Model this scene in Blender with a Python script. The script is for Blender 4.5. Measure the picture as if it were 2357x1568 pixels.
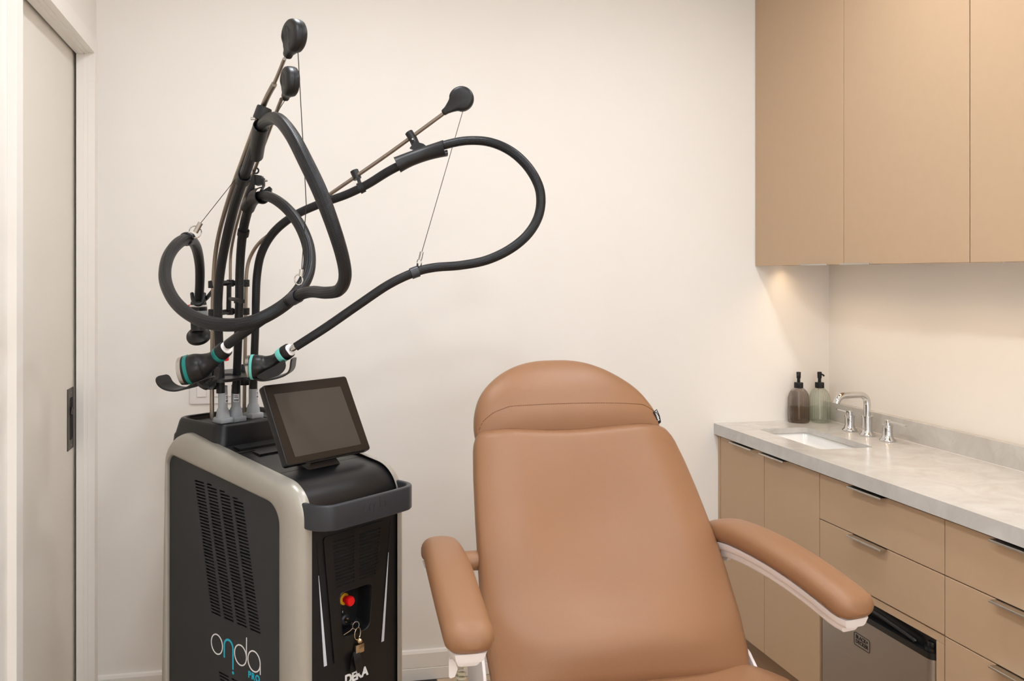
import bpy, bmesh, math, random
from mathutils import Vector, Matrix
random.seed(4)
scene = bpy.context.scene
for o in list(bpy.data.objects): bpy.data.objects.remove(o)
COL = scene.collection

# ------------------------------------------------------------------ camera
F, CX, CY, H, D = 2050.0, 1040.0, 630.0, 1.502, 3.265      # focal (px of a 2357 wide frame), principal point, eye height, back wall distance
PSI = math.atan((CX - 642) / F)
CR = Vector((math.cos(PSI), -math.sin(PSI), 0)); CF = Vector((math.sin(PSI), math.cos(PSI), 0)); CU = Vector((0, 0, 1)); CC = Vector((0, 0, H))
cd = bpy.data.cameras.new('camera'); cam = bpy.data.objects.new('camera', cd); COL.objects.link(cam)
cam.location = CC; cam.rotation_euler = (math.pi / 2, 0, -PSI)
cd.sensor_fit = 'HORIZONTAL'; cd.sensor_width = 36; cd.lens = 36 * F / 2357
cd.shift_x = (2357 / 2 - CX) / 2357; cd.shift_y = -(1568 / 2 - CY) / 2357
cd.clip_start = 0.02; scene.camera = cam
# ------------------------------------------------------------------ world, exposure
w = bpy.data.worlds.new('daylight'); scene.world = w; w.use_nodes = True
w.node_tree.nodes['Background'].inputs[0].default_value = (0.92, 0.96, 1.0, 1); w.node_tree.nodes['Background'].inputs[1].default_value = 5.0  # sky strength serves as room fill through the added window
vs = scene.view_settings; vs.view_transform = 'Standard'; vs.look = 'None'; vs.gamma = 1; vs.use_curve_mapping = False
vs.exposure = 0.0
LAMP_W = 8.2           # watts per ceiling downlight
LAMP_COL = (0.955, 1.0, 1.07)
STRIP_W = .58

# ------------------------------------------------------------------ pixel helpers (directions only; depth comes from what a thing touches)
def ray(u, v): return CF + CR * ((u - CX) / F) - CU * ((v - CY) / F)
def pd(u, v, d): return CC + ray(u, v) * d
def pl(u, v, p, n):
    r = ray(u, v); return CC + r * ((Vector(p) - CC).dot(n) / r.dot(n))
def lerp(a, b, t): return a + (b - a) * t
def interp(x, xs, ys):
    if x <= xs[0]: return ys[0]
    for i in range(1, len(xs)):
        if x <= xs[i]: return lerp(ys[i-1], ys[i], (x - xs[i-1]) / (xs[i] - xs[i-1]))
    return ys[-1]
def sstep(t): t = max(0, min(1, t)); return t * t * (3 - 2 * t)

# ------------------------------------------------------------------ materials
def srgb(r, g, b):
    f = lambda c: (c / 255 / 12.92) if c / 255 <= .04045 else ((c / 255 + .055) / 1.055) ** 2.4
    return (f(r), f(g), f(b), 1)
def mat(name, col, rough=.5, metal=0, spec=.5, var=0, vscale=8, bump=0, bscale=300, coat=0, trans=0, ior=1.45, emit=0, stretch=None, alpha=1):
    m = bpy.data.materials.new(name); m.use_nodes = True
    nt = m.node_tree; b = nt.nodes['Principled BSDF']; i = b.inputs
    i['Base Color'].default_value = col; i['Roughness'].default_value = rough; i['Metallic'].default_value = metal
    i['Specular IOR Level'].default_value = spec; i['Coat Weight'].default_value = coat; i['Coat Roughness'].default_value = .15
    i['Transmission Weight'].default_value = trans; i['IOR'].default_value = ior
    if emit: i['Emission Color'].default_value = col; i['Emission Strength'].default_value = emit
    if var or bump:
        tc = nt.nodes.new('ShaderNodeTexCoord'); mp = nt.nodes.new('ShaderNodeMapping')
        nt.links.new(tc.outputs['Object'], mp.inputs[0])
        if stretch: mp.inputs['Scale'].default_value = stretch
    if var:
        n = nt.nodes.new('ShaderNodeTexNoise'); n.inputs['Scale'].default_value = vscale; n.inputs['Detail'].default_value = 5
        nt.links.new(mp.outputs[0], n.inputs['Vector'])
        r = nt.nodes.new('ShaderNodeValToRGB')
        r.color_ramp.elements[0].color = tuple(c * (1 - var) for c in col[:3]) + (1,); r.color_ramp.elements[1].color = tuple(min(1, c * (1 + var)) for c in col[:3]) + (1,)
        r.color_ramp.elements[0].position = .3; r.color_ramp.elements[1].position = .7
        nt.links.new(n.outputs[0], r.inputs[0]); nt.links.new(r.outputs[0], i['Base Color'])
    if bump:
        n = nt.nodes.new('ShaderNodeTexNoise'); n.inputs['Scale'].default_value = bscale; n.inputs['Detail'].default_value = 3
        nt.links.new(mp.outputs[0], n.inputs['Vector'])
        bp = nt.nodes.new('ShaderNodeBump'); bp.inputs['Strength'].default_value = bump; bp.inputs['Distance'].default_value = .002
        nt.links.new(n.outputs[0], bp.inputs['Height']); nt.links.new(bp.outputs[0], i['Normal'])
    return m
M = {}
M['wall'] = mat('wall_paint', srgb(243, 238, 231), .75, spec=.25, var=.01, vscale=3, bump=.05, bscale=160)
M['ceil'] = mat('ceiling_paint', srgb(246, 245, 242), .9, spec=.1)
M['trim'] = mat('trim_paint', srgb(243, 238, 231), .4, var=.006, vscale=5)
M['door'] = mat('door_paint', srgb(232, 225, 214), .45, var=.008, vscale=4)
M['floor'] = mat('floor_grout', srgb(120, 105, 90), .8, bump=.1, bscale=90)
M['tile_b'] = mat('beige_tile', srgb(200, 176, 148), .4, var=.12, vscale=9, bump=.05)
M['tile_k'] = mat('black_tile', srgb(26, 24, 23), .35, var=.1, vscale=9)
M['cab'] = mat('taupe_laminate', srgb(194, 165, 134), .42, spec=.4, var=.012, vscale=30, bump=.03, bscale=500)
M['cabgap'] = mat('cabinet_carcass', srgb(96, 74, 56), .7)
M['toe'] = mat('toe_kick_laminate', srgb(150, 122, 96), .5)
M['steel'] = mat('brushed_steel', srgb(168, 162, 156), .38, metal=1, var=.03, vscale=60, bump=.06, bscale=90, stretch=(1, 1, 14))
M['chrome'] = mat('chrome', srgb(214, 214, 214), .06, metal=1, var=.01)
M['nickel'] = mat('satin_nickel', srgb(190, 186, 180), .25, metal=1, var=.02)
M['porcelain'] = mat('white_porcelain', srgb(246, 246, 244), .12, coat=.3, var=.004)
M['leather'] = mat('tan_vinyl', srgb(151, 109, 77), .43, spec=.55, var=.02, vscale=5, bump=.16, bscale=620)
M['seam'] = mat('seam_thread', srgb(120, 78, 48), .8, var=.1)
M['whiteplastic'] = mat('white_plastic', srgb(242, 236, 234), .3, var=.005)
M['putty'] = mat('putty_plastic', srgb(190, 184, 160), .45, var=.02)
M['black'] = mat('satin_black_plastic', srgb(19, 19, 21), .36, spec=.5, var=.04, vscale=20, bump=.03, bscale=900)
M['matteblack'] = mat('matte_black_plastic', srgb(18, 18, 18), .5, var=.04, vscale=20, bump=.05, bscale=700)
M['void'] = mat('dark_interior', srgb(7, 7, 7), .8)
M['sidepanel'] = mat('charcoal_panel', srgb(46, 47, 49), .55, var=.03, vscale=40, bump=.08, bscale=1200)
M['silver'] = mat('champagne_grey_paint', srgb(178, 174, 164), .36, metal=.4, var=.015, vscale=60, bump=.02, bscale=1500)
M['handle'] = mat('slate_grey_plastic', srgb(50, 52, 57), .36, var=.02, vscale=30)
M['grille'] = mat('gloss_black_grille', srgb(19, 17, 16), .32, var=.04)
M['screen'] = mat('dark_screen_glass', srgb(64, 59, 55), .16, spec=.6, var=.01)
M['bezel'] = mat('black_bezel_glass', srgb(24, 20, 18), .18, spec=.5, var=.02)
M['hose'] = mat('black_braided_hose', srgb(10, 10, 11), .30, spec=.32, var=.25, vscale=700, bump=.5, bscale=1300)
M['rubber'] = mat('black_rubber', srgb(24, 24, 25), .42, var=.03)
M['pole'] = mat('bronze_grey_metal', srgb(150, 138, 126), .34, metal=.85, var=.03, vscale=12)
M['greyconn'] = mat('grey_connector_plastic', srgb(186, 189, 192), .45, var=.015)
M['greyconn2'] = mat('mid_grey_connector_plastic', srgb(158, 162, 165), .45, var=.015)
M['label'] = mat('white_label', srgb(238, 238, 240), .6, var=.004)
M['print'] = mat('black_print', srgb(30, 30, 32), .7)
M['wire'] = mat('dark_cable', srgb(36, 34, 32), .4)
M['teal'] = mat('teal_ring', srgb(10, 122, 116), .35, var=.02)
M['aqua'] = mat('aqua_ring', srgb(112, 205, 196), .35, var=.02)
M['red'] = mat('red_button_plastic', srgb(226, 18, 22), .3, var=.02)
M['yellow'] = mat('yellow_collar_plastic', srgb(232, 170, 20), .4, var=.02)
M['led'] = mat('frosted_light_guide', srgb(214, 216, 224), .25, var=.01)
M['logowhite'] = mat('white_logo_ink', srgb(246, 246, 246), .5, var=.002)
M['logocyan'] = mat('cyan_logo_ink', srgb(28, 186, 214), .5, var=.002)
M['glass_s'] = mat('smoked_glass', srgb(228, 223, 220), .02, trans=1, ior=1.45)
M['glass_c'] = mat('clear_green_glass', srgb(254, 255, 254), .02, trans=1, ior=1.45)
M['soap_s'] = mat('amber_soap', srgb(232, 222, 208), .05, trans=.9, ior=1.34)
M['soap_c'] = mat('pale_green_soap', srgb(250, 253, 247), .08, trans=.85, ior=1.34)
M['pump'] = mat('black_pump_plastic', srgb(16, 16, 17), .5, var=.05)
M['lamp'] = mat('lamp_lens', (1, .88, .74, 1), .5, emit=9)
M['striplens'] = mat('warm_led_lens', (1, .62, .28, 1), .5, emit=3)
M['paneglass'] = mat('fill_window_pane', (1, 1, 1, 1), .0, trans=1, ior=1.02)
M['brass'] = mat('pale_gold_metal', srgb(214, 190, 158), .22, metal=1, var=.02)
def thin(m, tint, share):
    nt = m.node_tree; b = nt.nodes['Principled BSDF']; out = nt.nodes['Material Output']
    tr = nt.nodes.new('ShaderNodeBsdfTransparent'); tr.inputs[0].default_value = tint; mx = nt.nodes.new('ShaderNodeMixShader'); mx.inputs[0].default_value = share
    nt.links.new(b.outputs[0], mx.inputs[1]); nt.links.new(tr.outputs[0], mx.inputs[2]); nt.links.new(mx.outputs[0], out.inputs[0])
thin(M['glass_s'], srgb(232, 228, 226), .62); thin(M['glass_c'], srgb(251, 253, 250), .65); thin(M['soap_s'], srgb(230, 217, 201), .6); thin(M['soap_c'], srgb(249, 252, 245), .65)
# countertop: pale quartz with fine veins
def stone():
    m = mat('pale_quartz', srgb(222, 213, 201), .22, coat=.25)
    nt = m.node_tree; b = nt.nodes['Principled BSDF']
    tc = nt.nodes.new('ShaderNodeTexCoord'); n1 = nt.nodes.new('ShaderNodeTexNoise'); n1.inputs['Scale'].default_value = 9; n1.inputs['Detail'].default_value = 8; n1.inputs['Distortion'].default_value = 1.2
    n2 = nt.nodes.new('ShaderNodeTexNoise'); n2.inputs['Scale'].default_value = 5; n2.inputs['Detail'].default_value = 10; n2.inputs['Distortion'].default_value = 2.5
    nt.links.new(tc.outputs['Object'], n1.inputs[0]); nt.links.new(tc.outputs['Object'], n2.inputs[0])
    r1 = nt.nodes.new('ShaderNodeValToRGB'); e = r1.color_ramp.elements; e[0].position = .3; e[1].position = .7; e[0].color = srgb(193, 189, 183); e[1].color = srgb(209, 207, 203)
    r2 = nt.nodes.new('ShaderNodeValToRGB'); e = r2.color_ramp.elements; e[0].position = .485; e[0].color = (1, 1, 1, 1); e[1].position = .5; e[1].color = (.86, .82, .78, 1)
    x = e.new(.515); x.color = (1, 1, 1, 1)
    mx = nt.nodes.new('ShaderNodeMix'); mx.data_type = 'RGBA'; mx.blend_type = 'MULTIPLY'; mx.inputs[0].default_value = .32
    nt.links.new(n1.outputs[0], r1.inputs[0]); nt.links.new(n2.outputs[0], r2.inputs[0])
    nt.links.new(r1.outputs[0], mx.inputs[6]); nt.links.new(r2.outputs[0], mx.inputs[7]); nt.links.new(mx.outputs[2], b.inputs['Base Color'])
    return m
M['stone'] = stone()

# ------------------------------------------------------------------ object helpers
WM = {}        # world matrix of every thing / part
def tag(o, label=None, cat=None, group=None, kind=None):
    if label: o['label'] = label
    if cat: o['category'] = cat
    if group: o['group'] = group
    if kind: o['kind'] = kind
    return o
def thing(name, loc, label, cat, rotz=0, group=None):
    o = bpy.data.objects.new(name, None); COL.objects.link(o); o.empty_display_size = .05
    o.location = loc; o.rotation_euler = (0, 0, rotz); WM[o.name] = Matrix.Translation(loc) @ Matrix.Rotation(rotz, 4, 'Z')
    return tag(o, label, cat, group)
def obj(name, bm, m, parent=None, smooth=True, local=False, label=None, angle=40):
    """links bm as ONE mesh object. Geometry is in world space unless local; a top-level mesh gets its origin at its base."""
    if parent is not None and not local: bm.transform(WM[parent.name].inverted())
    if parent is None:
        xs = [v.co for v in bm.verts]
        c = Vector(((min(p.x for p in xs) + max(p.x for p in xs)) / 2, (min(p.y for p in xs) + max(p.y for p in xs)) / 2, min(p.z for p in xs)))
        bm.transform(Matrix.Translation(-c))
    bmesh.ops.recalc_face_normals(bm, faces=bm.faces)
    for f in bm.faces: f.smooth = smooth
    if smooth:
        for e in bm.edges:
            if len(e.link_faces) == 2 and e.calc_face_angle(0) > math.radians(angle): e.smooth = False
    me = bpy.data.meshes.new(name); bm.to_mesh(me); bm.free(); me.materials.append(M[m])
    o = bpy.data.objects.new(name, me); COL.objects.link(o)
    if parent is not None: o.parent = parent; WM[o.name] = WM[parent.name]
    else: o.location = c; WM[o.name] = Matrix.Translation(c)
    if label: o['label'] = label
    return o
def B(): return bmesh.new()
def add(bm, verts, faces):
    vs_ = [bm.verts.new(v) for v in verts]
    for f in faces:
        try: bm.faces.new([vs_[i] for i in f])
        except ValueError: pass
    return vs_
def box(lo, hi, bev=0, seg=2, bm=None):
    t = B(); x0, y0, z0 = lo; x1, y1, z1 = hi
    add(t, [(x0,y0,z0),(x1,y0,z0),(x1,y1,z0),(x0,y1,z0),(x0,y0,z1),(x1,y0,z1),(x1,y1,z1),(x0,y1,z1)], [(0,3,2,1),(4,5,6,7),(0,1,5,4),(1,2,6,5),(2,3,7,6),(3,0,4,7)])
    if bev: bmesh.ops.bevel(t, geom=t.edges[:], offset=bev, segments=seg, profile=.5, affect='EDGES')
    return merge(bm, t)
def merge(bm, t):
    if bm is None: return t
    me = bpy.data.meshes.new('tmp'); t.to_mesh(me); t.free(); bm.from_mesh(me); bpy.data.meshes.remove(me); return bm
def loft(loops, bm=None, cap0=True, cap1=True, close=True, ring=False):
    t = B(); n = len(loops[0]); R_ = [[t.verts.new(p) for p in l] for l in loops]
    pairs = list(zip(R_[:-1], R_[1:])) + ([(R_[-1], R_[0])] if ring else [])
    for a, b in pairs:
        for i in range(n if close else n - 1):
            j = (i + 1) % n
            try: t.faces.new((a[i], a[j], b[j], b[i]))
            except ValueError: pass
    if not ring:
        if cap0: t.faces.new(list(reversed(R_[0])))
        if cap1: t.faces.new(R_[-1])
    return merge(bm, t)
def catmull(pts, n=8, closed=False):
    """pts: tuples of any length -> smooth resampled list"""
    out = []; N = len(pts); rng = N if closed else N - 1
    g = lambda i: pts[i % N] if closed else pts[max(0, min(N - 1, i))]
    for i in range(rng):
        p0, p1, p2, p3 = g(i-1), g(i), g(i+1), g(i+2)
        for k in range(n):
            t = k / n; t2 = t*t; t3 = t2*t
            out.append(tuple(.5*((2*b) + (-a+c)*t + (2*a-5*b+4*c-d)*t2 + (-a+3*b-3*c+d)*t3) for a,b,c,d in zip(p0,p1,p2,p3)))
    if not closed: out.append(tuple(pts[-1]))
    return out
def frames(P, up=None):
    T = []
    for i in range(len(P)):
        a = P[max(0, i-1)]; b = P[min(len(P)-1, i+1)]; T.append((b - a).normalized())
    n = up if up is not None else Vector((0, 0, 1))
    if abs(n.dot(T[0])) > .95: n = Vector((1, 0, 0)) if abs(T[0].x) < .9 else Vector((0, 1, 0))
    out = []
    for t in T:
        if up is not None: n = up
        n = (n - t * n.dot(t)).normalized(); out.append((t, n, t.cross(n)))
    return out
def tube(pts, rad, seg=14, bm=None, ribs=0, depth=.06, up=None):
    P = [Vector(p[:3]) for p in pts]; Rr = [p[3] if len(p) > 3 else rad for p in pts]
    loops = []
    for p, r, (t, a, b) in zip(P, Rr, frames(P, up)):
        l = []
        for k in range(seg):
            th = 2 * math.pi * k / seg; rr = r * (1 + (depth * math.cos(ribs * th) if ribs else 0))
            l.append(p + a * (rr * math.cos(th)) + b * (rr * math.sin(th)))
        loops.append(l)
    return loft(loops, bm)
def lathe(prof, c=(0, 0, 0), axis=(0, 0, 1), seg=32, bm=None, flute=0, fdepth=0, cap=True):
    """prof: (radius, height) list"""
    ax = Vector(axis).normalized(); u_ = ax.orthogonal().normalized(); v_ = ax.cross(u_); c = Vector(c); loops = []
    for r, h in prof:
        l = []
        for k in range(seg):
            th = 2*math.pi*k/seg; rr = max(r, 1e-5) * (1 + (fdepth*math.cos(flute*th) if flute else 0))
            l.append(c + ax*h + u_*(rr*math.cos(th)) + v_*(rr*math.sin(th)))
        loops.append(l)
    return loft(loops, bm, cap0=cap, cap1=cap)
def rpoly(pts, rads, seg=6):
    """polygon with rounded corners (2D)"""
    out = []; n = len(pts)
    if not hasattr(rads, '__len__'): rads = [rads]*n
    for i in range(n):
        p = Vector(pts[i]); a = (Vector(pts[i-1]) - p); b = (Vector(pts[(i+1) % n]) - p)
        r = rads[i]
        if r <= 0: out.append(tuple(p)); continue
        an = a.normalized(); bn = b.normalized(); half = math.acos(max(-1, min(1, an.dot(bn)))) / 2
        d = min(r / math.tan(half), a.length*.49, b.length*.49); r2 = d * math.tan(half)
        c = p + (an + bn).normalized() * (r2 / math.sin(half)); s = p + an*d - c; e = p + bn*d - c
        a0 = math.atan2(s.y, s.x); a1 = math.atan2(e.y, e.x); da = (a1 - a0 + math.pi) % (2*math.pi) - math.pi
        for k in range(seg + 1):
            th = a0 + da*k/seg; out.append((c.x + r2*math.cos(th), c.y + r2*math.sin(th)))
    return out
def plate(outer, holes, thick, T, bev=0):
    """flat plate with holes from 2D outlines; T maps (x, y, 0..thick) to space"""
    cu = bpy.data.curves.new('tmp', 'CURVE'); cu.dimensions = '2D'; cu.fill_mode = 'BOTH'; cu.extrude = thick/2 - bev; cu.bevel_depth = bev; cu.bevel_resolution = 1; cu.offset = -bev
    for pts in [outer] + holes:
        s = cu.splines.new('POLY'); s.points.add(len(pts) - 1); s.use_cyclic_u = True
        for q, p in zip(s.points, pts): q.co = (p[0], p[1], 0, 1)
    o = bpy.data.objects.new('tmp', cu); COL.objects.link(o)
    dg = bpy.context.evaluated_depsgraph_get(); me = bpy.data.meshes.new_from_object(o.evaluated_get(dg))
    bm = B(); bm.from_mesh(me); bpy.data.objects.remove(o); bpy.data.curves.remove(cu); bpy.data.meshes.remove(me)
    bmesh.ops.remove_doubles(bm, verts=bm.verts, dist=1e-6)
    bm.transform(T @ Matrix.Translation((0, 0, thick/2))); return bm
def basis(o, x, y, z=None):
    x = Vector(x).normalized(); y = Vector(y).normalized(); z = Vector(z) if z is not None else x.cross(y)
    m = Matrix((x, y, z)).transposed().to_4x4(); m.translation = Vector(o); return m
def text(body, size, T, ext=.0006, bold=0, spacing=1, shear=0, align='CENTER'):
    cu = bpy.data.curves.new('tmp', 'FONT'); cu.body = body; cu.size = size; cu.align_x = align; cu.align_y = 'CENTER'; cu.extrude = ext; cu.offset = bold; cu.space_character = spacing; cu.shear = shear; cu.resolution_u = 3
    o = bpy.data.objects.new('tmp', cu); COL.objects.link(o)
    dg = bpy.context.evaluated_depsgraph_get(); me = bpy.data.meshes.new_from_object(o.evaluated_get(dg))
    bm = B(); bm.from_mesh(me); bpy.data.objects.remove(o); bpy.data.curves.remove(cu); bpy.data.meshes.remove(me); bm.transform(T); return bm
def ribbon(pts, wd, T, th=.0006, closed=False, bm=None):
    """flat stroke of constant width along a 2D polyline"""
    L = []; n = len(pts)
    for i in range(n):
        a = Vector(pts[i-1] if (i or closed) else pts[i]); b = Vector(pts[(i+1) % n] if (i < n-1 or closed) else pts[i]); t = (b - a).normalized(); nn = Vector((-t.y, t.x)) * wd/2; p = Vector(pts[i])
        L.append([T @ Vector((*(p+nn), 0)), T @ Vector((*(p-nn), 0)), T @ Vector((*(p-nn), th)), T @ Vector((*(p+nn), th))])
    return loft(L, bm, ring=closed)
def circ(c, r, n=40, a0=0, a1=2*math.pi):
    full = abs(a1 - a0 - 2*math.pi) < 1e-6
    return [(c[0] + r*math.cos(a0 + (a1-a0)*k/(n if full else n-1)), c[1] + r*math.sin(a0 + (a1-a0)*k/(n if full else n-1))) for k in range(n)]
def torus(c, ax, R0, r, seg=28, bm=None, sx=1.0):
    ax = Vector(ax).normalized(); u_ = ax.orthogonal().normalized(); v_ = ax.cross(u_); c = Vector(c); loops = []
    for k in range(seg):
        th = 2*math.pi*k/seg; d = u_*math.cos(th)*sx + v_*math.sin(th)
        loops.append([c + d*R0 + (d.normalized()*math.cos(q) + ax*math.sin(q))*r for q in [2*math.pi*j/8 for j in range(8)]])
    return loft(loops, bm, ring=True)
def struct(name, bm, m, label=None, parent=None, smooth=False):
    o = obj(name, bm, m, parent, smooth=smooth)
    if parent is None: o['kind'] = 'structure'
    if label: o['label'] = label
    return o

# ================================================================== THE ROOM
XL, XR, YF, ZC = -0.621, 2.197, -1.30, 2.75
fl = struct('floor', box((XL-.2, YF-.1, -.1), (XR+.1, D+.1, -.004)), 'floor', 'beige tiled floor with a black tile border along the wall')
struct('ceiling', box((XL-.2, YF-.1, ZC), (XR+.1, D+.1, ZC+.1)), 'ceil', 'plain white ceiling with recessed lamps')
struct('wall_back', box((XL-.2, D, 0), (XR+.1, D+.1, ZC)), 'wall', 'plain warm white wall behind the machine and chair')
struct('wall_right', box((XR, YF-.1, 0), (XR+.1, D, ZC)), 'wall', 'warm white wall behind the counter and cabinets')
DY0, DY1, DZ = 2.285, 3.127, 2.235       # door opening
toL = Matrix(((0, 0, 1, 0), (1, 0, 0, 0), (0, 1, 0, 0), (0, 0, 0, 1)))   # (y, z) plate -> faces +x
struct('wall_left', plate([(YF-.1, 0), (DY0, 0), (DY0, DZ), (DY1, DZ), (DY1, 0), (D, 0), (D, ZC), (YF-.1, ZC)], [], .035, Matrix.Translation((XL-.035, 0, 0)) @ toL), 'wall', 'warm white wall with the sliding door opening')
struct('wall_pocket', box((XL-.2, YF-.1, 0), (XL-.125, D, ZC)), 'wall', 'rear skin of the wall behind the sliding door')
toF = Matrix(((1, 0, 0, 0), (0, 0, 1, 0), (0, 1, 0, 0), (0, 0, 0, 1)))
struct('wall_front', plate([(XL-.2, 0), (XR+.1, 0), (XR+.1, ZC), (XL-.2, ZC)], [[(.1, .95), (1.6, .95), (1.6, 2.3), (.1, 2.3)]], .1, Matrix.Translation((0, YF-.1, 0)) @ toF), 'wall', 'warm white wall behind the camera with a window added for fill light')
wn = struct('fill_window_1', plate([(.1, .95), (1.6, .95), (1.6, 2.3), (.1, 2.3)], [[(.15, 1.0), (.825, 1.0), (.825, 2.25), (.15, 2.25)], [(.875, 1.0), (1.55, 1.0), (1.55, 2.25), (.875, 2.25)]], .06, Matrix.Translation((0, YF-.08, 0)) @ toF), 'trim', 'white two-pane window added behind the camera for fill light')  # unseen window, added to bring frontal fill into the room
for a, b in ((.15, .825), (.875, 1.55)): obj('pane', box((a, YF-.052, 1.0), (b, YF-.048, 2.25)), 'paneglass', wn, smooth=False)
pa = bpy.data.lights.new('window_fill', 'AREA'); pa.shape = 'RECTANGLE'; pa.size = 1.5; pa.size_y = 1.35; pa.cycles.is_portal = True  # portal guiding sky light through the added fill window
po = bpy.data.objects.new('fill_portal', pa); COL.objects.link(po); po.location = (.85, YF-.12, 1.625); po.rotation_euler = (math.pi/2, 0, 0)
# baseboards: stepped profile
def baseboard(name, a, b, nrm, label):
    prof = [(0, 0), (.014, 0), (.014, .042), (.0125, .0435), (.0125, .0445), (.014, .046), (.014, .098), (.010, .107), (0, .109)]
    a = Vector(a); b = Vector(b); nrm = Vector(nrm)
    return struct(name, loft([[p + nrm*x + Vector((0, 0, z)) for x, z in prof] for p in (a, b)]), 'trim', label, smooth=False)
baseboard('baseboard_back', (XL, D, 0), (1.70, D, 0), (0, -1, 0), 'cream stepped baseboard along the back wall')
baseboard('baseboard_left', (XL, YF, 0), (XL, DY0-.063, 0), (1, 0, 0), 'cream baseboard along the wall beside the door')
# floor tiles: narrow black row along the back wall, beige field in front
def shared(name, src, parent, loc):
    o = bpy.data.objects.new(name, src.data); COL.objects.link(o); o.parent = parent; o.location = loc; return o
flT = WM['floor'].inverted()
def tile_mesh(lx, ly, m): 
    bm = box((-lx/2, -ly/2, 0), (lx/2, ly/2, .004), .0008, 1); me = bpy.data.meshes.new('tile'); bm.to_mesh(me); bm.free(); me.materials.append(M[m]); return me
def put(me, x, y):
    o = bpy.data.objects.new('tile', me); COL.objects.link(o); o.parent = fl; o.location = flT @ Vector((x, y, -.004))
mk = tile_mesh(.296, .046, 'tile_k'); mb0 = tile_mesh(.296, .046, 'tile_b'); mb = tile_mesh(.296, .296, 'tile_b')
for i in range(10):
    x = -.478 + .3*i
    put(mk if x < .55 or i % 2 else mb0, x, D-.014-.025)
    for j in range(14):
        if -1.15 + 0 <= D-.064-.15-.3*j: put(mb, x, D-.064-.15-.3*j)

# sliding door, casing, jamb
dr = struct('door_1', box((-.706, DY0-.02, .005), (-.666, DY1+.045, DZ+.03), .002, 1), 'door', 'cream flush sliding pocket door with a bronze recessed pull')
PY0, PY1, PZ0, PZ1 = 3.034, 3.114, .932, 1.130
pp = obj('pull_plate', plate([(PY0, PZ0), (PY1, PZ0), (PY1, PZ1), (PY0, PZ1)], [rpoly([(PY0+.022, PZ0+.03), (PY1-.014, PZ0+.03), (PY1-.014, PZ1-.03), (PY0+.022, PZ1-.03)], .008, 3)], .003, Matrix.Translation((-.666, 0, 0)) @ toL), 'pole', dr, smooth=False, label='dark bronze pull plate')
obj('pull_recess', box((-.6665, PY0+.02, PZ0+.028), (-.6645, PY1-.012, PZ1-.028)), 'void', dr, smooth=False)
M['bronze'] = mat('dark_bronze', srgb(74, 67, 60), .38, metal=.6, var=.05); pp.data.materials[0] = M['bronze']
obj('latch_lever', tube([(-.662, 3.072, 1.045), (-.660, 3.082, 1.066)], .005, 10), 'bronze', dr)
for z in (PZ0+.014, PZ1-.014): obj('screw', lathe([(.0035, 0), (.0035, .001), (.001, .0015)], (-.663, (PY0+PY1)/2, z), (1, 0, 0), 12), 'nickel', dr)
CT = -.600      # casing face
trm = struct('trim_1', plate([(DY1, 0), (DY1+.05, 0), (DY1+.05, DZ+.052), (DY0-.055, DZ+.052), (DY0-.055, 0), (DY0, 0), (DY0, DZ), (DY1, DZ)], [], .021, Matrix.Translation((XL, 0, 0)) @ toL, .001), 'trim', 'cream painted casing around the sliding door')
jm = struct('trim_2', box((-.6565, DY1-.003, 0), (XL+.0005, DY1+.02, DZ)), 'trim', 'cream painted jamb lining of the sliding door')
obj('stop_bead', box((-.6565, DY1-.007, 0), (-.633, DY1-.002, DZ)), 'trim', jm, smooth=False)
obj('head_lining', box((-.6565, DY0+.003, DZ-.003), (XL+.0005, DY1-.003, DZ+.02)), 'trim', jm, smooth=False)
obj('head_bead', box((-.6565, DY0+.003, DZ-.007), (-.633, DY1-.003, DZ)), 'trim', jm, smooth=False)
obj('side_lining', box((-.6565, DY0-.02, 0), (XL+.0005, DY0+.003, DZ)), 'trim', jm, smooth=False)
# light switch plate
sw = thing('light_switch', (-.222, D, 1.04), 'white three-rocker light switch plate on the wall behind the machine', 'light switch')
obj('plate', plate(rpoly([(-.309, 1.041), (-.135, 1.041), (-.135, 1.156), (-.309, 1.156)], .004, 3), [], .006, Matrix.Translation((0, D, 0)) @ Matrix(((1, 0, 0, 0), (0, 0, -1, 0), (0, 1, 0, 0), (0, 0, 0, 1))), .001), 'whiteplastic', sw)
for i in range(3):
    x = -.268 + .046*i
    rk = obj('rocker', box((x-.0165, D-.0095, 1.066), (x+.0165, D-.005, 1.132), .001, 1), 'whiteplastic', sw)
    obj('rocker_frame', plate([(x-.0185, 1.064), (x+.0185, 1.064), (x+.0185, 1.134), (x-.0185, 1.134)], [[(x-.0168, 1.0657), (x+.0168, 1.0657), (x+.0168, 1.1323), (x-.0168, 1.1323)]], .001, Matrix.Translation((0, D-.006, 0)) @ Matrix(((1, 0, 0, 0), (0, 0, -1, 0), (0, 1, 0, 0), (0, 0, 0, 1)))), 'trim', rk, smooth=False)

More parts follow.
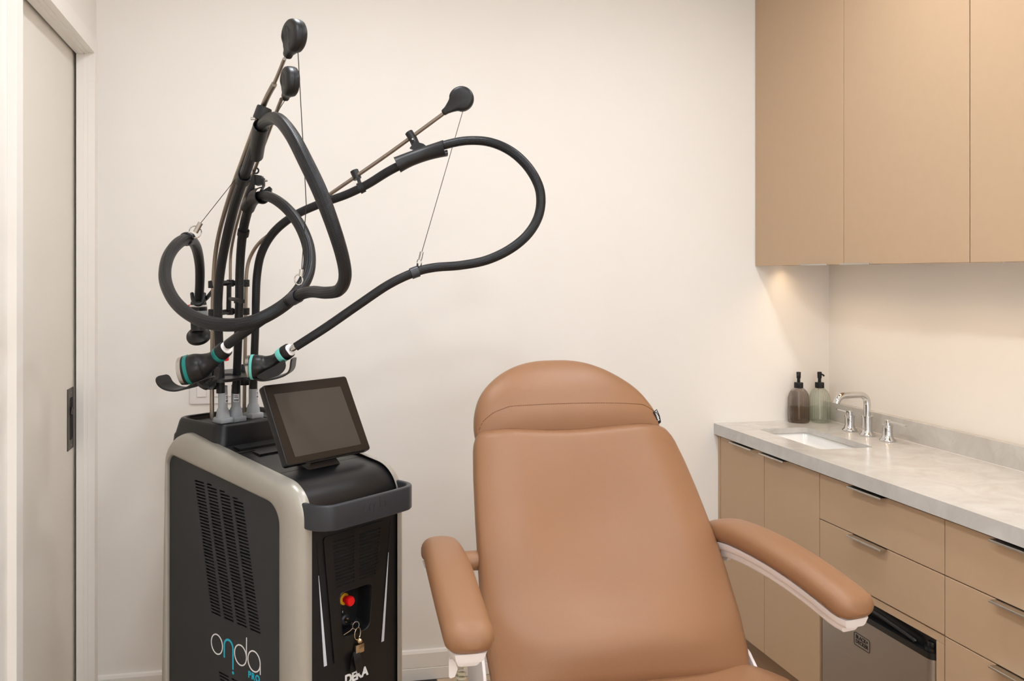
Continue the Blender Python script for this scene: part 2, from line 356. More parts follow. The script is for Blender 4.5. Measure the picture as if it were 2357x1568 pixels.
# ceiling downlights (out of the picture, they light the room)
spots = [(.15, 2.15), (1.30, 2.15), (.15, 1.0), (1.30, 1.0), (.15, -.2), (1.30, -.2)]
where = ['above the machine', 'above the treatment chair', 'left of the middle pair', 'right of the middle pair', 'left of the pair by the added window', 'right of the pair by the added window']
for (x, y), wl in zip(spots, where):
    t = thing('ceiling_light', (x, y, ZC), 'round recessed ceiling downlight, ' + wl, 'ceiling light', group='recessed ceiling downlights')
    obj('trim_ring', lathe([(.095, 0), (.098, -.004), (.088, -.007), (.082, -.002)], (x, y, ZC), seg=32), 'trim', t)
    obj('lens', lathe([(.082, -.003), (.06, -.0045), (.002, -.005)], (x, y, ZC), seg=32), 'lamp', t)
    l = bpy.data.lights.new('downlight', 'AREA'); l.shape = 'DISK'; l.size = .17; l.energy = LAMP_W; l.color = LAMP_COL
    lo = bpy.data.objects.new('downlight_glow', l); COL.objects.link(lo); lo.parent = t; lo.location = (0, 0, -.012)

# ================================================================== FITTED CABINETS
CF_X = 1.691; DX = CF_X + .018          # counter edge, door face
def tab_pull(parent, y0, y1, z, up=True, x=DX):
    """edge pull: thin folded chrome strip on the top (or bottom) edge of a front"""
    s = 1 if up else -1
    prof = [(x+.018, z), (x-.022, z), (x-.0235, z-.001*s), (x-.0235, z-.005*s), (x-.0215, z-.005*s), (x-.0215, z-.0022*s), (x+.018, z-.0022*s)]
    return obj('pull', loft([[Vector((px, yy, pz)) for px, pz in prof] for yy in (y0, y1)]), 'nickel', parent, smooth=False, label='slim metal edge pull')
def front(parent, name, y0, y1, z0, z1, x=DX, g=.0015):
    return obj(name, box((x, y0+g, z0+g), (x+.018, y1-g, z1-g), .0008, 1), 'cab', parent, smooth=False)
def carcass(parent, y0, y1, z0, z1, x0, x1, th=.016):
    bm = box((x0, y0+.0006, z0), (x1, y0+th, z1)); box((x0, y1-th, z0), (x1, y1-.0006, z1), bm=bm)
    box((x0, y0+th, z0), (x1, y1-th, z0+th), bm=bm); box((x1-.006, y0+th, z0+th), (x1, y1-th, z1), bm=bm); box((x0, y0+th, z1-.02), (x0+.08, y1-th, z1), bm=bm)
    return obj('body', bm, 'cabgap', parent, smooth=False)
ZT = .862; ZB = .137
# sink cabinet with two doors
t = thing('base_cabinet', (1.95, 2.93, 0), 'taupe base cabinet with two doors under the sink', 'cabinet', group='taupe base cabinets')
carcass(t, 2.59, 3.25, ZB, ZT, DX+.019, XR-.003)
for a, b, h0, h1 in ((2.923, 3.245, 2.976, 3.137), (2.59, 2.923, 2.765, 2.920)):
    d_ = front(t, 'door', a, b, ZB, ZT-.002); tab_pull(d_, h0, h1, ZT-.001)
obj('filler', box((DX, 3.2462, ZB), (DX+.018, D-.001, ZT-.002)), 'cab', t, smooth=False)
obj('toe_kick', box((DX+.05, 2.59, 0), (DX+.066, D-.016, ZB)), 'toe', t, smooth=False)
# drawer unit over the fridge
t = thing('base_cabinet', (1.95, 2.316, 0), 'taupe base cabinet with two wide drawers above the small fridge', 'cabinet', group='taupe base cabinets')
carcass(t, 2.041, 2.59, .531, ZT, DX+.019, XR-.003)
for z0, z1 in ((.7125, ZT-.002), (.5545, .7125)):
    d_ = front(t, 'drawer', 2.041, 2.59, z0, z1); tab_pull(d_, 2.263, 2.418, z1-.0005)
obj('rail', box((DX+.002, 2.0445, .530), (DX+.018, 2.588, .5515), .0006, 1), 'cab', t, smooth=False)
obj('side_panel', box((DX+.002, 2.0445, 0), (DX+.40, 2.0735, .5295), .0006, 1), 'cab', t, smooth=False)
# three-drawer units
for y0, y1, lb in ((1.492, 2.041, 'taupe base cabinet with three drawers right of the small fridge'), (.94, 1.492, 'taupe base cabinet with three drawers at the near end of the counter')):
    t = thing('base_cabinet', (1.95, (y0+y1)/2, 0), lb, 'cabinet', group='taupe base cabinets')
    carcass(t, y0, y1, ZB, ZT, DX+.019, XR-.003)
    for z0, z1 in ((.7125, ZT-.002), (.5535, .7125), (ZB, .5535)):
        d_ = front(t, 'drawer', y0, y1, z0, z1); c_ = (y0+y1)/2 + .025; tab_pull(d_, c_-.0775, c_+.0775, z1-.0005)
    obj('toe_kick', box((DX+.05, y0+.002, 0), (DX+.066, y1-.002, ZB)), 'toe', t, smooth=False)
# countertop with sink cut-out, backsplash
SX0, SX1, SY0, SY1 = 1.790, 1.993, 2.705, 3.108
ident = Matrix.Identity(4)
cbm = plate([(CF_X, .92), (XR-.001, .92), (XR-.001, D-.001), (CF_X, D-.001)], [rpoly([(SX0, SY0), (SX1, SY0), (SX1, SY1), (SX0, SY1)], .018, 5)], .020, Matrix.Translation((0, 0, .890)))
box((CF_X, .92, .867), (CF_X+.03, D-.001, .890), bm=cbm)
ct = obj('countertop', cbm, 'stone', smooth=False)
tag(ct, 'pale veined quartz countertop with a sink cut-out', 'countertop')
tag(obj('backsplash', box((XR-.021, .92, .9102), (XR-.001, D-.001, .986), .001, 1), 'stone', smooth=False), 'low pale quartz backsplash along the wall behind the tap', 'backsplash')
tag(obj('caulk_line', box((XR-.0235, .93, .9102), (XR-.0215, D-.002, .9125)), 'whiteplastic', smooth=False), 'thin white caulk line at the foot of the backsplash', 'caulk')
# sink: undermount basin (nested loops)
def rr(x0, y0, x1, y1, r, z): return [Vector((p[0], p[1], z)) for p in rpoly([(x0, y0), (x1, y0), (x1, y1), (x0, y1)], r, 5)]
sk = thing('sink', ((SX0+SX1)/2, (SY0+SY1)/2, .75), 'white rectangular porcelain basin set under the countertop', 'sink')
e = .008
obj('basin', loft([rr(SX0-.03, SY0-.03, SX1+.03, SY1+.03, .03, .8885), rr(SX0-e, SY0-e, SX1+e, SY1+e, .024, .8885), rr(SX0-e+.003, SY0-e+.003, SX1+e-.003, SY1+e-.003, .022, .884), rr(SX0+.012, SY0+.014, SX1-.012, SY1-.014, .03, .775), rr(SX0+.03, SY0+.035, SX1-.03, SY1-.035, .03, .757), rr(SX0+.075, SY0+.12, SX1-.075, SY1-.12, .015, .752)], cap0=False), 'porcelain', sk)
obj('drain', lathe([(.022, .752), (.022, .755), (.016, .756), (.014, .753)], ((SX0+SX1)/2, (SY0+SY1)/2, 0), seg=24), 'chrome', sk)
# widespread tap: spout and two lever handles
fx = 2.110
fc = thing('faucet', (fx, 2.905, .91), 'chrome widespread faucet with a squared gooseneck spout beside the sink', 'faucet')
def collar(y, h, r=.0170):
    return lathe([(.0, .9105), (.0265, .9105), (.0275, .9135), (.0265, .917), (.021, .921), (.0185, .929), (r, .934), (r, .91+h-.006), (r+.0018, .91+h-.005), (r+.0018, .91+h), (.001, .91+h)], (fx, y, 0), seg=32)
obj('spout_base', collar(2.905, .072, .0180), 'chrome', fc)
path = [(fx, 2.905, .975), (fx, 2.905, 1.02)]
path += [(fx - .03*(1-math.cos(a)), 2.905, 1.03 + .03*math.sin(a)) for a in [math.pi/2*k/6 for k in range(1, 7)]]
path += [(fx-.055, 2.905, 1.0605), (fx-.09, 2.905, 1.0595)]
path += [(fx-.092 - .034*math.sin(a), 2.905, 1.0595 - .034*(1-math.cos(a))) for a in [math.pi/2*.9*k/6 for k in range(1, 7)]]
obj('spout', tube(path, .0118, 20), 'chrome', fc)
for y, sgn in ((3.006, 1), (2.794, -1)):
    hb = obj('lever_base', collar(y, .058), 'chrome', fc)
    obj('lever_hub', lathe([(.0105, .966), (.0105, .984), (.0095, .985), (.001, .985)], (fx, y, 0), seg=24), 'chrome', fc)
    if sgn > 0: a, b = Vector((fx, y, .9795)), Vector((fx-.046, y+.012, .991))
    else: a, b = Vector((fx, y, .981)), Vector((fx+.012, y-.078, .976))
    dv = (b-a).normalized(); sd = dv.cross(CU).normalized(); n_ = sd.cross(dv)
    obj('lever', loft([[p + sd*(w_*sx) + n_*(h_*sz) for sx, sz in ((-1,-1),(1,-1),(1,1),(-1,1))] for p, w_, h_ in ((a, .007, .0028), (lerp(a, b, .3), .006, .0024), (b, .005, .0018))]), 'chrome', fc)
# soap bottles
def bottle(x, y, gm, sm, lb, spx):
    t = thing('soap_bottle', (x, y, .91), lb, 'soap dispenser', group='ribbed pump bottles by the sink')
    z0 = .9105
    prof = [(.001, 0), (.034, 0), (.0385, .003), (.040, .008), (.040, .088), (.0395, .098), (.036, .113), (.029, .125), (.021, .1325), (.0165, .136), (.0155, .142)]
    inner = [(r-.0028 if r > .005 else r, h+.004) for r, h in prof[:-1]] + [(.0127, .142)]
    loops = prof + list(reversed(inner))
    obj('bottle_body', lathe([(r, z0+h) for r, h in loops], (x, y, 0), seg=96, flute=24, fdepth=.026), gm, t, angle=80)
    obj('soap', lathe([(.001, z0+.0045), (.0305, z0+.0045), (.0355, z0+.008), (.0363, z0+.060), (.001, z0+.060)], (x, y, 0), seg=48), sm, t)
    obj('dip_tube', tube([(x, y, z0+.14), (x+.002, y, z0+.012)], .0022, 8), 'whiteplastic', t)
    obj('pump_collar', lathe([(.001, z0+.136), (.0165, z0+.136), (.0172, z0+.138), (.0172, z0+.156), (.0165, z0+.158), (.001, z0+.158)], (x, y, 0), seg=40, flute=40, fdepth=.012), 'pump', t)
    obj('pump_stem', lathe([(.0062, z0+.157), (.0062, z0+.174), (.008, z0+.175), (.0085, z0+.198), (.0075, z0+.2), (.001, z0+.2)], (x, y, 0), seg=24), 'pump', t)
    d_ = Vector(spx).normalized(); p = Vector((x, y, z0+.191))
    obj('pump_nozzle', tube([p, p + d_*.012, p + d_*.019 + Vector((0, 0, -.002)), p + d_*.022 + Vector((0, 0, -.006))], .0035, 10), 'pump', t)
bottle(2.032, 3.219, 'glass_s', 'soap_s', 'smoky grey ribbed glass soap bottle with black pump, half full', (-.6, -.8, 0))
bottle(2.115, 3.205, 'glass_c', 'soap_c', 'clear pale green ribbed glass soap bottle with black pump, nearest the tap', (.25, -1, 0))
# mini fridge
FX = DX - .004
t = thing('mini_fridge', (1.93, 2.338, 0), 'small stainless steel fridge with black top trim under the drawers', 'fridge')
FY0, FY1 = 2.080, 2.584
obj('body', box((FX+.055, FY0, .02), (2.17, FY1, .515), .004, 1), 'matteblack', t)
sec = rpoly([(FX+.05, FY0), (FX, FY0), (FX, FY1), (FX+.05, FY1)], [0, .024, .024, 0], 6)
dr2 = obj('door', loft([[Vector((p[0], p[1], z)) for p in sec] for z in (.045, .4705)]), 'steel', t, label='brushed stainless door')
sec2 = rpoly([(FX+.05, FY0-.001), (FX-.001, FY0-.001), (FX-.001, FY1+.001), (FX+.05, FY1+.001)], [0, .024, .024, 0], 6)
obj('top_trim', loft([[Vector((p[0], p[1], z)) for p in sec2] for z in (.471, .488)]), 'black', t)
sec3 = rpoly([(FX+.05, FY0), (FX+.022, FY0), (FX+.022, FY1), (FX+.05, FY1)], [0, .012, .012, 0], 4)
obj('top_cap', loft([[Vector((p[0], p[1], z)) for p in sec3] for z in (.488, .521)]), 'black', t)
rim = [(FX+.006, FY0+.075, .494), (FX+.004, FY0+.085, .500), (FX+.004, 2.33, .513), (FX+.004, FY1-.09, .510), (FX+.008, FY1-.07, .494)]
obj('handle_rim', tube(catmull(rim, 5), .0055, 10), 'black', t)
obj('hinge_cover', lathe([(.021, .487), (.021, .497), (.013, .498), (.013, .508), (.011, .511), (.001, .511)], (FX+.024, FY0+.028, 0), seg=28), 'black', t)
for y in (FY0+.04, FY1-.04): obj('foot', lathe([(.016, 0), (.016, .022), (.001, .022)], (FX+.09, y, 0), seg=16), 'black', t)
def frT(y, z): return basis((FX-.0004, y, z), (0, -1, 0), (0, 0, 1))
LZ = .403; LY = 2.372
lg = obj('badge_lettering', text('BLACK+', .0155, frT(LY, LZ+.0075), .0004, .0003), 'print', dr2, smooth=False, label='printed black two-line lettering')
obj('badge_lettering', text('DECKER', .0155, frT(LY, LZ-.0065), .0004, .0003), 'print', dr2, smooth=False)
obj('badge_outline', ribbon(rpoly([(-.036, -.0185), (.036, -.0185), (.036, .0185), (-.036, .0185)], .005, 4), .0016, frT(LY, LZ), .0005, True), 'print', dr2, smooth=False)
# wall cabinets
UX = 1.869; UZ = 1.533; UT = 2.62
for k, (y0, y1, h, lb) in enumerate(((2.696, 3.264, (2.765, 2.920), 'taupe wall cabinet in the corner above the soap bottles'), (2.138, 2.696, (2.540, 2.693), 'taupe wall cabinet in the middle above the tap'), (1.575, 2.138, (1.60, 1.755), 'taupe wall cabinet at the near end, above the bare counter'), (1.01, 1.575, (1.41, 1.57), 'taupe wall cabinet nearest the camera, past the picture edge'))):
    t = thing('wall_cabinet', ((UX+XR)/2, (y0+y1)/2, UZ), lb, 'cabinet', group='taupe wall cabinets')
    bm = box((UX+.02, y0+.0008, UZ+.004), (XR-.001, y0+.016, UT)); box((UX+.02, y1-.016, UZ+.004), (XR-.001, y1-.0008, UT), bm=bm); box((UX+.02, y0+.016, UZ+.012), (XR-.001, y1-.016, UZ+.028), bm=bm); box((UX+.02, y0+.016, UT-.016), (XR-.001, y1-.016, UT), bm=bm)
    obj('body', bm, 'cab', t, smooth=False)
    d_ = obj('door', box((UX, y0+.0017, UZ), (UX+.0185, y1-.0017, UT), .0008, 1), 'cab', t, smooth=False)
    tab_pull(d_, h[0], h[1], UZ-.0015, False, UX+.006)
# warm LED bars under the wall cabinets
for y0, y1, lb in ((2.72, 3.228, 'warm LED bar under the corner wall cabinet'), (2.16, 2.68, 'warm LED bar under the middle wall cabinet'), (1.60, 2.12, 'warm LED bar under the near wall cabinet')):
    t = thing('led_bar', (1.98, (y0+y1)/2, UZ), lb, 'LED bar', group='LED bars under the wall cabinets')
    bm = box((1.966, y0, UZ+.0005), (1.970, y1, UZ+.012)); box((1.990, y0, UZ+.0005), (1.994, y1, UZ+.012), bm=bm); box((1.970, y0, UZ+.008), (1.990, y1, UZ+.012), bm=bm)
    obj('channel', bm, 'nickel', t, smooth=False)
    obj('lens', box((1.970, y0, UZ+.005), (1.990, y1, UZ+.008)), 'striplens', t, smooth=False)
    l = bpy.data.lights.new('led', 'AREA'); l.shape = 'RECTANGLE'; l.size = .018; l.size_y = y1-y0; l.energy = STRIP_W; l.color = (1, .74, .47); l.spread = math.radians(130)
    lo = bpy.data.objects.new('led_glow', l); COL.objects.link(lo); lo.parent = t; lo.location = (0, 0, .0045)

# ================================================================== TREATMENT MACHINE
MA = math.radians(41.4)
MO = pd(690, 630, 2.05); MO.z = 0
MEX = CR*math.sin(MA) + CF*math.cos(MA); MEY = -CR*math.cos(MA) + CF*math.sin(MA)
mc = thing('treatment_machine', MO, 'black and champagne-grey wheeled treatment machine with hoses on three tall arms', 'medical device', rotz=math.atan2(MEX.y, MEX.x))
MW = WM[mc.name]; MI = MW.inverted()
def mpart(name, bm, m, parent=mc, **k): return obj(name, bm, m, parent, local=True, **k)
WD = .354; MX = WD/2     # body width
# ---- champagne side frames (ring swept around the side panel); outline in (y, z)
oc = [(.000, .055), (.000, 1.000), (.575, 1.086), (.618, .055)]
ocr = [.05, .085, .085, .05]
ic = [(.084, .115), (.084, .951), (.572, 1.012), (.574, .115)]
icr = [.03, .055, .03, .03]
outer = rpoly(oc, ocr, 12); inner = rpoly(ic, icr, 12)
prof = [(0, .016), (0, .007), (.05, .003), (.13, .0006), (.3, -.001), (.5, -.001), (.68, .0015), (.82, .006), (.92, .0125), (.98, .021), (1, .030), (1, .036)]
for sgn, lb in ((1, None), (-1, None)):
    loops = []
    for q, x in prof:
        loops.append([Vector(((x if sgn > 0 else WD - x), lerp(i_[0], o_[0], q), lerp(i_[1], o_[1], q))) for i_, o_ in zip(inner, outer)])
    # inner wall back to the body
    loops = [[Vector((.03 if sgn > 0 else WD-.03, p[0], p[1])) for p in inner]] + loops
    mpart('side_frame', loft(loops, cap0=False, cap1=False), 'silver', angle=60)
# ---- body between the frames
inn = rpoly([(.006, .06), (.006, .994), (.572, 1.079), (.612, .06)], [.05, .085, .08, .05], 12)
notch = inn[:13] + [(.006, .612), (.055, .612), (.055, .738), (.006, .738)] + inn[13:]      # pocket for the buttons
hb = loft([[Vector((x, p[0], p[1])) for p in inn] for x in (.0305, .118)]); loft([[Vector((x, p[0], p[1])) for p in notch] for x in (.118, .236)], hb); loft([[Vector((x, p[0], p[1])) for p in inn] for x in (.236, WD-.0305)], hb)
mpart('housing', hb, 'black')
# fine seam across the top cover
mpart('cover_seam', tube([Vector((x, .136, 1.0132)) for x in (.034, WD-.034)], .0007, 6), 'void')
# ---- perforated side panels
SLOPE = (.4493-.372)/(.9542-.6227); PITCH = .00819
def columns(z0, zb, stag):
    """slanted column openings: (y_left(z), top, bottom) for four columns"""
    cols = []
    for c_ in range(4):
        zt = z0 - (c_-1)*PITCH if (stag and c_) else z0
        cols.append((c_, zt + .0022, zb - .0022))
    return cols
def yl(c_, z): return .4493 - SLOPE*(.9542 - z) - .0555*c_
openings = []; slats = []
for z0, n_, stag in ((.9542, 40, True), (.4804, 30, False)):
    zb = z0 - PITCH*n_
    for c_, zt, zbb in columns(z0, zb, stag):
        openings.append([(yl(c_, zbb)-.0425, zbb), (yl(c_, zbb), zbb), (yl(c_, zt), zt), (yl(c_, zt)-.0425, zt)])
        z = zt - .0044
        while z > zbb + .005:
            slats.append((yl(c_, z), z - (PITCH-.0044), z)); z -= PITCH
        if stag and c_: slats.append((yl(c_, zt) - .0225, zt - .0046, zt + .0001))     # first slot is half as wide
pan = rpoly([(.080, .111), (.080, .955), (.576, 1.016), (.578, .111)], [.03, .058, .033, .03], 10)
Tl = Matrix(((0, 0, 1, 0), (1, 0, 0, 0), (0, 1, 0, 0), (0, 0, 0, 1)))
sp = mpart('side_panel', plate(pan, openings, .003, Matrix.Translation((.011, 0, 0)) @ Tl), 'sidepanel', smooth=False, label='charcoal side panel with columns of slanted vent slots')
vb = B()
for y_, za, zb in slats: box((.0113, y_-(.0425 if zb - za < .0042 else .020), za), (.0137, y_, zb), bm=vb)
mpart('vent_slats', vb, 'sidepanel', sp, smooth=False)['kind'] = 'stuff'
mpart('vent_backing', box((.019, .09, .14), (.0195, .52, .99)), 'void', sp, smooth=False)
mpart('side_panel', plate(pan, [], .003, Matrix.Translation((WD-.014, 0, 0)) @ Tl), 'sidepanel', smooth=False)
# ---- logo on the side: two-colour thin lettering
TS = basis((.0107, 0, 0), (0, -1, 0), (0, 0, 1))          # 2D (-y, z) facing the viewer on the left
TS = Matrix(((0, 0, -1, .0109), (-1, 0, 0, 0), (0, 1, 0, 0), (0, 0, 0, 1)))
wl = .0032
for cy_, cz_, stem in ((-.3473, .5498, None), (-.2452, .5506, [(-.2205, .551), (-.2197, .6015)]), (-.1892, .5512, [(-.1643, .551), (-.1640, .5256)])):
    lw = ribbon(circ((cy_, cz_), .0249), wl, TS, closed=True)
    if stem: ribbon(stem, wl*.9, TS, bm=lw)
    mpart('logo_letter', lw, 'logowhite', sp, smooth=False, label='thin white round logo letter')
arch = [(-.3145, .5251)] + circ((-.2957, .556), .0188, 20, math.pi, 0) + [(-.2769, .5051)]
lc = ribbon(arch, .0052, TS); loft([[TS @ Vector((x, y, h)) for x, y in circ((-.2766, .4972), .0040, 20)] for h in (0, .0006)], lc)
mpart('logo_letter', lc, 'logocyan', sp, smooth=False, label='cyan arch-shaped logo letter with a dot')
mpart('logo_subtitle', text('PRO', .0225, TS @ Matrix.Translation((-.1895, .5125, 0)), .0006, .0006, 1.18), 'logocyan', sp, smooth=False, label='small cyan capitals under the logo')
# ---- front control panel (front plane y = .006; +z of plate faces the viewer)
TFm = Matrix(((1, 0, 0, 0), (0, 0, -1, .0055), (0, 1, 0, 0), (0, 0, 0, 1)))
gs = []
for r_ in range(14):
    z = .8600 - .00842*r_; f_ = r_/13
    gs.append(rpoly([(lerp(.099, .113, f_), z-.0024), (.1708, z-.0024), (.1708, z+.0024), (lerp(.099, .113, f_), z+.0024)], .0018, 2))
    gs.append(rpoly([(.1863, z-.0024), (lerp(.2595, .2425, f_), z-.0024), (lerp(.2595, .2425, f_), z+.0024), (.1863, z+.0024)], .0018, 2))
rec = rpoly([(.133, .619), (.222, .621), (.2315, .7295), (.1225, .7315)], [.016, .018, .014, .014], 6)
cp = mpart('control_panel', plate(rpoly([(.108, .5655), (.246, .5655), (.279, .877), (.073, .877)], [.004, .004, .008, .008], 4), gs + [rec], .003, TFm), 'grille', smooth=False, label='glossy black tapered panel with vent slots')
mpart('grille_backing', box((.09, .0040, .744), (.268, .0046, .868)), 'void', cp, smooth=False)

recs = [[Vector((MX + (p[0]-MX)*k_, y, .675 + (p[1]-.675)*k_)) for p in rec] for y, k_ in ((.0030, 1.03), (.0012, 1.012), (.0025, .995), (.012, .985), (.040, .95), (.046, .90))]
mpart('button_recess', loft(recs, cap0=False), 'black', cp, label='rounded recess with lock and button')
def mf(u, v, y): return MI @ pl(u, v, MW @ Vector((0, y, 0)), MEY)
def ms(u, v, x): return MI @ pl(u, v, MW @ Vector((x, 0, 0)), MEX)
def mzz(u, v, z): return MI @ pl(u, v, Vector((0, 0, z)), CU)
b0 = mf(806, 1384, .018); ay = (0, -1, 0)
st = mpart('stop_button', lathe([(.0145, -.001), (.0145, .006), (.0125, .0075)], (b0.x, .044, b0.z), ay, 28), 'yellow', cp, label='yellow collar of the emergency stop')
mpart('stop_button_cap', lathe([(.0085, .006), (.0085, .016), (.0118, .018), (.0125, .021), (.0125, .028), (.0105, .031), (.001, .0318)], (b0.x, .044, b0.z), ay, 28), 'red', st, label='red mushroom push button')
k0 = mf(801, 1429, .03)
lk = mpart('key_switch', lathe([(.0125, 0), (.0125, .006), (.0095, .009), (.0085, .006), (.001, .006)], (k0.x, .045, k0.z), ay, 28), 'handle', cp, label='grey key lock')
mpart('key_barrel', lathe([(.0055, .004), (.0055, .011), (.001, .011)], (k0.x, .045, k0.z), ay, 20), 'brass', lk)
mpart('switch_mark', ribbon([(k0.x-.004, k0.z+.0165), (k0.x-.004, k0.z+.0215)], .0012, Matrix(((1, 0, 0, 0), (0, 0, -1, .0455), (0, 1, 0, 0), (0, 0, 0, 1)))), 'logowhite', cp, smooth=False)
mpart('switch_mark', ribbon(circ((k0.x-.0165, k0.z-.001), .0022, 14), .0009, Matrix(((1, 0, 0, 0), (0, 0, -1, .0455), (0, 1, 0, 0), (0, 0, 0, 1))), closed=True), 'logowhite', cp, smooth=False)
# tapered light guides either side
for (xa, za), (xb, zb), s_ in (((.053, .867), (.0815, .570), 1), ((.2985, .868), (.270, .570), -1)):
    xq, zq = lerp(xb, xa, .74), lerp(zb, za, .74); xh, zh = lerp(xb, xa, .35), lerp(zb, za, .35)
    mpart('light_guide', plate([(xb-.0045, zb), (xb+.0045, zb), (xh+.0030, zh), (xq+.0003, zq), (xq-.0003, zq), (xh-.0026, zh)], [], .0016, TFm @ Matrix.Translation((0, 0, -.0008))), 'led', smooth=False, label='thin tapered white light strip')
    mpart('light_guide_slot', ribbon([(xb+.0055*s_, zb-.001), (lerp(xb, xa, .5)+.004*s_, lerp(zb, za, .5)), (xa+.0012*s_, za+.001)], .0016, TFm, .0004), 'void', smooth=False)
# maker lettering on the front
Tn = TFm @ Matrix.Translation((.181, .5135, .0))
mpart('maker_lettering', text('DEKA', .031, Tn @ Matrix.Diagonal((1.0, 1, 1, 1)), .0006, .0012, .93), 'logowhite', smooth=False, label='white bold capitals on the lower front')
# ---- front handle: bowed strap
hp = [(.024, .014), (.024, -.012), (.030, -.034), (.048, -.050), (.075, -.055), (.177, -.056), (.279, -.055), (.306, -.050), (.324, -.034), (.330, -.012), (.330, .014)]
hp = catmull(hp, 5); L = []
for i, p in enumerate(hp):
    a = Vector(hp[max(0, i-1)]); b = Vector(hp[min(len(hp)-1, i+1)]); t_ = (b-a).normalized(); n2 = Vector((t_.y, -t_.x)) if True else None
    sec_ = rpoly([(-.007, -.030), (.007, -.030), (.007, .030), (-.007, .030)], .0045, 3)
    L.append([Vector((p[0] + n2.x*q[0], p[1] + n2.y*q[0], .938 + q[1])) for q in sec_])
hd = mpart('handle', loft(L), 'handle', label='slate grey bowed front handle')
THd = Matrix(((1, 0, 0, 0), (0, 0, -1, -.0625), (0, 1, 0, 0), (0, 0, 0, 1)))
zc = .944; w2 = .0014; xo = mf(866, 1166, -.063).x - .006
em = ribbon(circ((xo-.0255, zc), .0088, 28), w2, THd, .0012, True)
ribbon([(xo-.0145, zc-.008)] + circ((xo-.0080, zc+.003), .0062, 12, math.pi, 0) + [(xo-.0018, zc-.018)], w2, THd, .0012, bm=em)
ribbon(circ((xo+.0095, zc), .0088, 28), w2, THd, .0012, True, em); ribbon([(xo+.0183, zc), (xo+.0183, zc+.018)], w2, THd, .0012, bm=em)
ribbon(circ((xo+.029, zc), .0088, 28), w2, THd, .0012, True, em); ribbon([(xo+.0378, zc), (xo+.0378, zc-.0085)], w2, THd, .0012, bm=em)
ribbon(circ((xo-.0018, zc-.0235), .0009, 10), w2, THd, .0012, True, em)
mpart('embossed_logo', em, 'handle', hd, smooth=False, label='embossed logo on the handle')
mpart('embossed_subtitle', text('PRO', .008, THd @ Matrix.Translation((xo+.028, zc-.0145, 0)), .0010, 0, 1.1), 'handle', hd, smooth=False)
# ---- top cover features: shallow cable tray steps and raised rear tray
topz = lambda y: .994 + (y-.006)*(1.079-.994)/(.572-.006)
for ya, yb, xa, hh in ((.318, .352, .062, .004), (.262, .300, .084, .003)):
    mpart('cover_step', loft([[Vector((x, y, z)) for y, z in ((ya, topz(ya)-.004), (yb, topz(yb)-.004), (yb-.003, topz(yb)+hh), (ya+.003, topz(ya)+hh+.002))] for x in (xa, WD-.036)]), 'black', smooth=False)
mpart('cover_groove', box((.045, .305, topz(.31)-.002), (.10, .33, topz(.31)+.0012), .001, 1), 'void', smooth=False)
tx0, tx1, ty0, ty1 = .033, WD-.033, .372, .598
def rl(g, z, r=.032): return [Vector((p[0], p[1], z)) for p in rpoly([(tx0+g, ty0+g), (tx1-g, ty0+g), (tx1-g, ty1-g), (tx0+g, ty1-g)], r, 8)]
mpart('rear_tray', loft([rl(-.006, 1.036), rl(-.004, 1.058), rl(-.001, 1.064), rl(.006, 1.096), rl(.009, 1.103), rl(.013, 1.1055), rl(.018, 1.104), rl(.020, 1.098), rl(.022, 1.090)], cap0=False), 'black', angle=60, label='raised black tray with a rim')
for xa in (.075, .18, .25): mpart('tray_plate', box((xa, .395, 1.0902), (xa+.055, .57, 1.0925), .001, 1), 'matteblack', smooth=False)
# ---- display
DB, DT = Vector((0, .097, 1.038)), Vector((0, .195, 1.225)); dup = (DT-DB).normalized(); dn = Vector((1, 0, 0)).cross(dup)
hgt = (DT-DB).length
TD = basis((.041, .097, 1.038), (1, 0, 0), dup)       # 2D (x, up), +z to the viewer
ds = mpart('display', plate(rpoly([(0, 0), (.276, 0), (.276, hgt), (0, hgt)], .008, 5), [], .022, TD @ Matrix.Translation((0, 0, -.0225)), .0035), 'black', label='tilted black touchscreen display')
mpart('bezel', plate(rpoly([(.003, .003), (.273, .003), (.273, hgt-.003), (.003, hgt-.003)], .006, 4), [], .0012, TD @ Matrix.Translation((0, 0, -.0008))), 'bezel', ds, smooth=False)
TDI = TD.inverted(); q_ = [TDI @ (MI @ pl(u, v, MW @ DB, (MW.to_3x3() @ dn))) for u, v in ((679, 1052.7), (831, 1023), (783, 890), (629.7, 908))]
mpart('screen', plate([(q.x, q.y) for q in q_], [], .0005, TD @ Matrix.Translation((0, 0, .0004))), 'screen', ds, smooth=False, label='switched-off grey screen')
mpart('display_rear', plate(rpoly([(.03, .02), (.246, .02), (.246, hgt-.03), (.03, hgt-.03)], .01, 4), [], .014, TD @ Matrix.Translation((0, 0, -.036))), 'black', ds)
mpart('display_mount', loft([[Vector((MX+sx*wx, y, z)) for sx, y, z in ((-1, ya, z_), (1, ya, z_), (1, yb, z_), (-1, yb, z_))] for wx, ya, yb, z_ in ((.050, .118, .175, 1.012), (.045, .122, .175, 1.022), (.036, .128, .178, 1.034), (.034, .132, .185, 1.066))]), 'black')
mpart('display_ledge', loft([[Vector((x, y, z)) for y, z in ((.100, 1.034), (.130, 1.034), (.135, 1.042), (.102, 1.040))] for x in (.10, .295)]), 'black', ds)
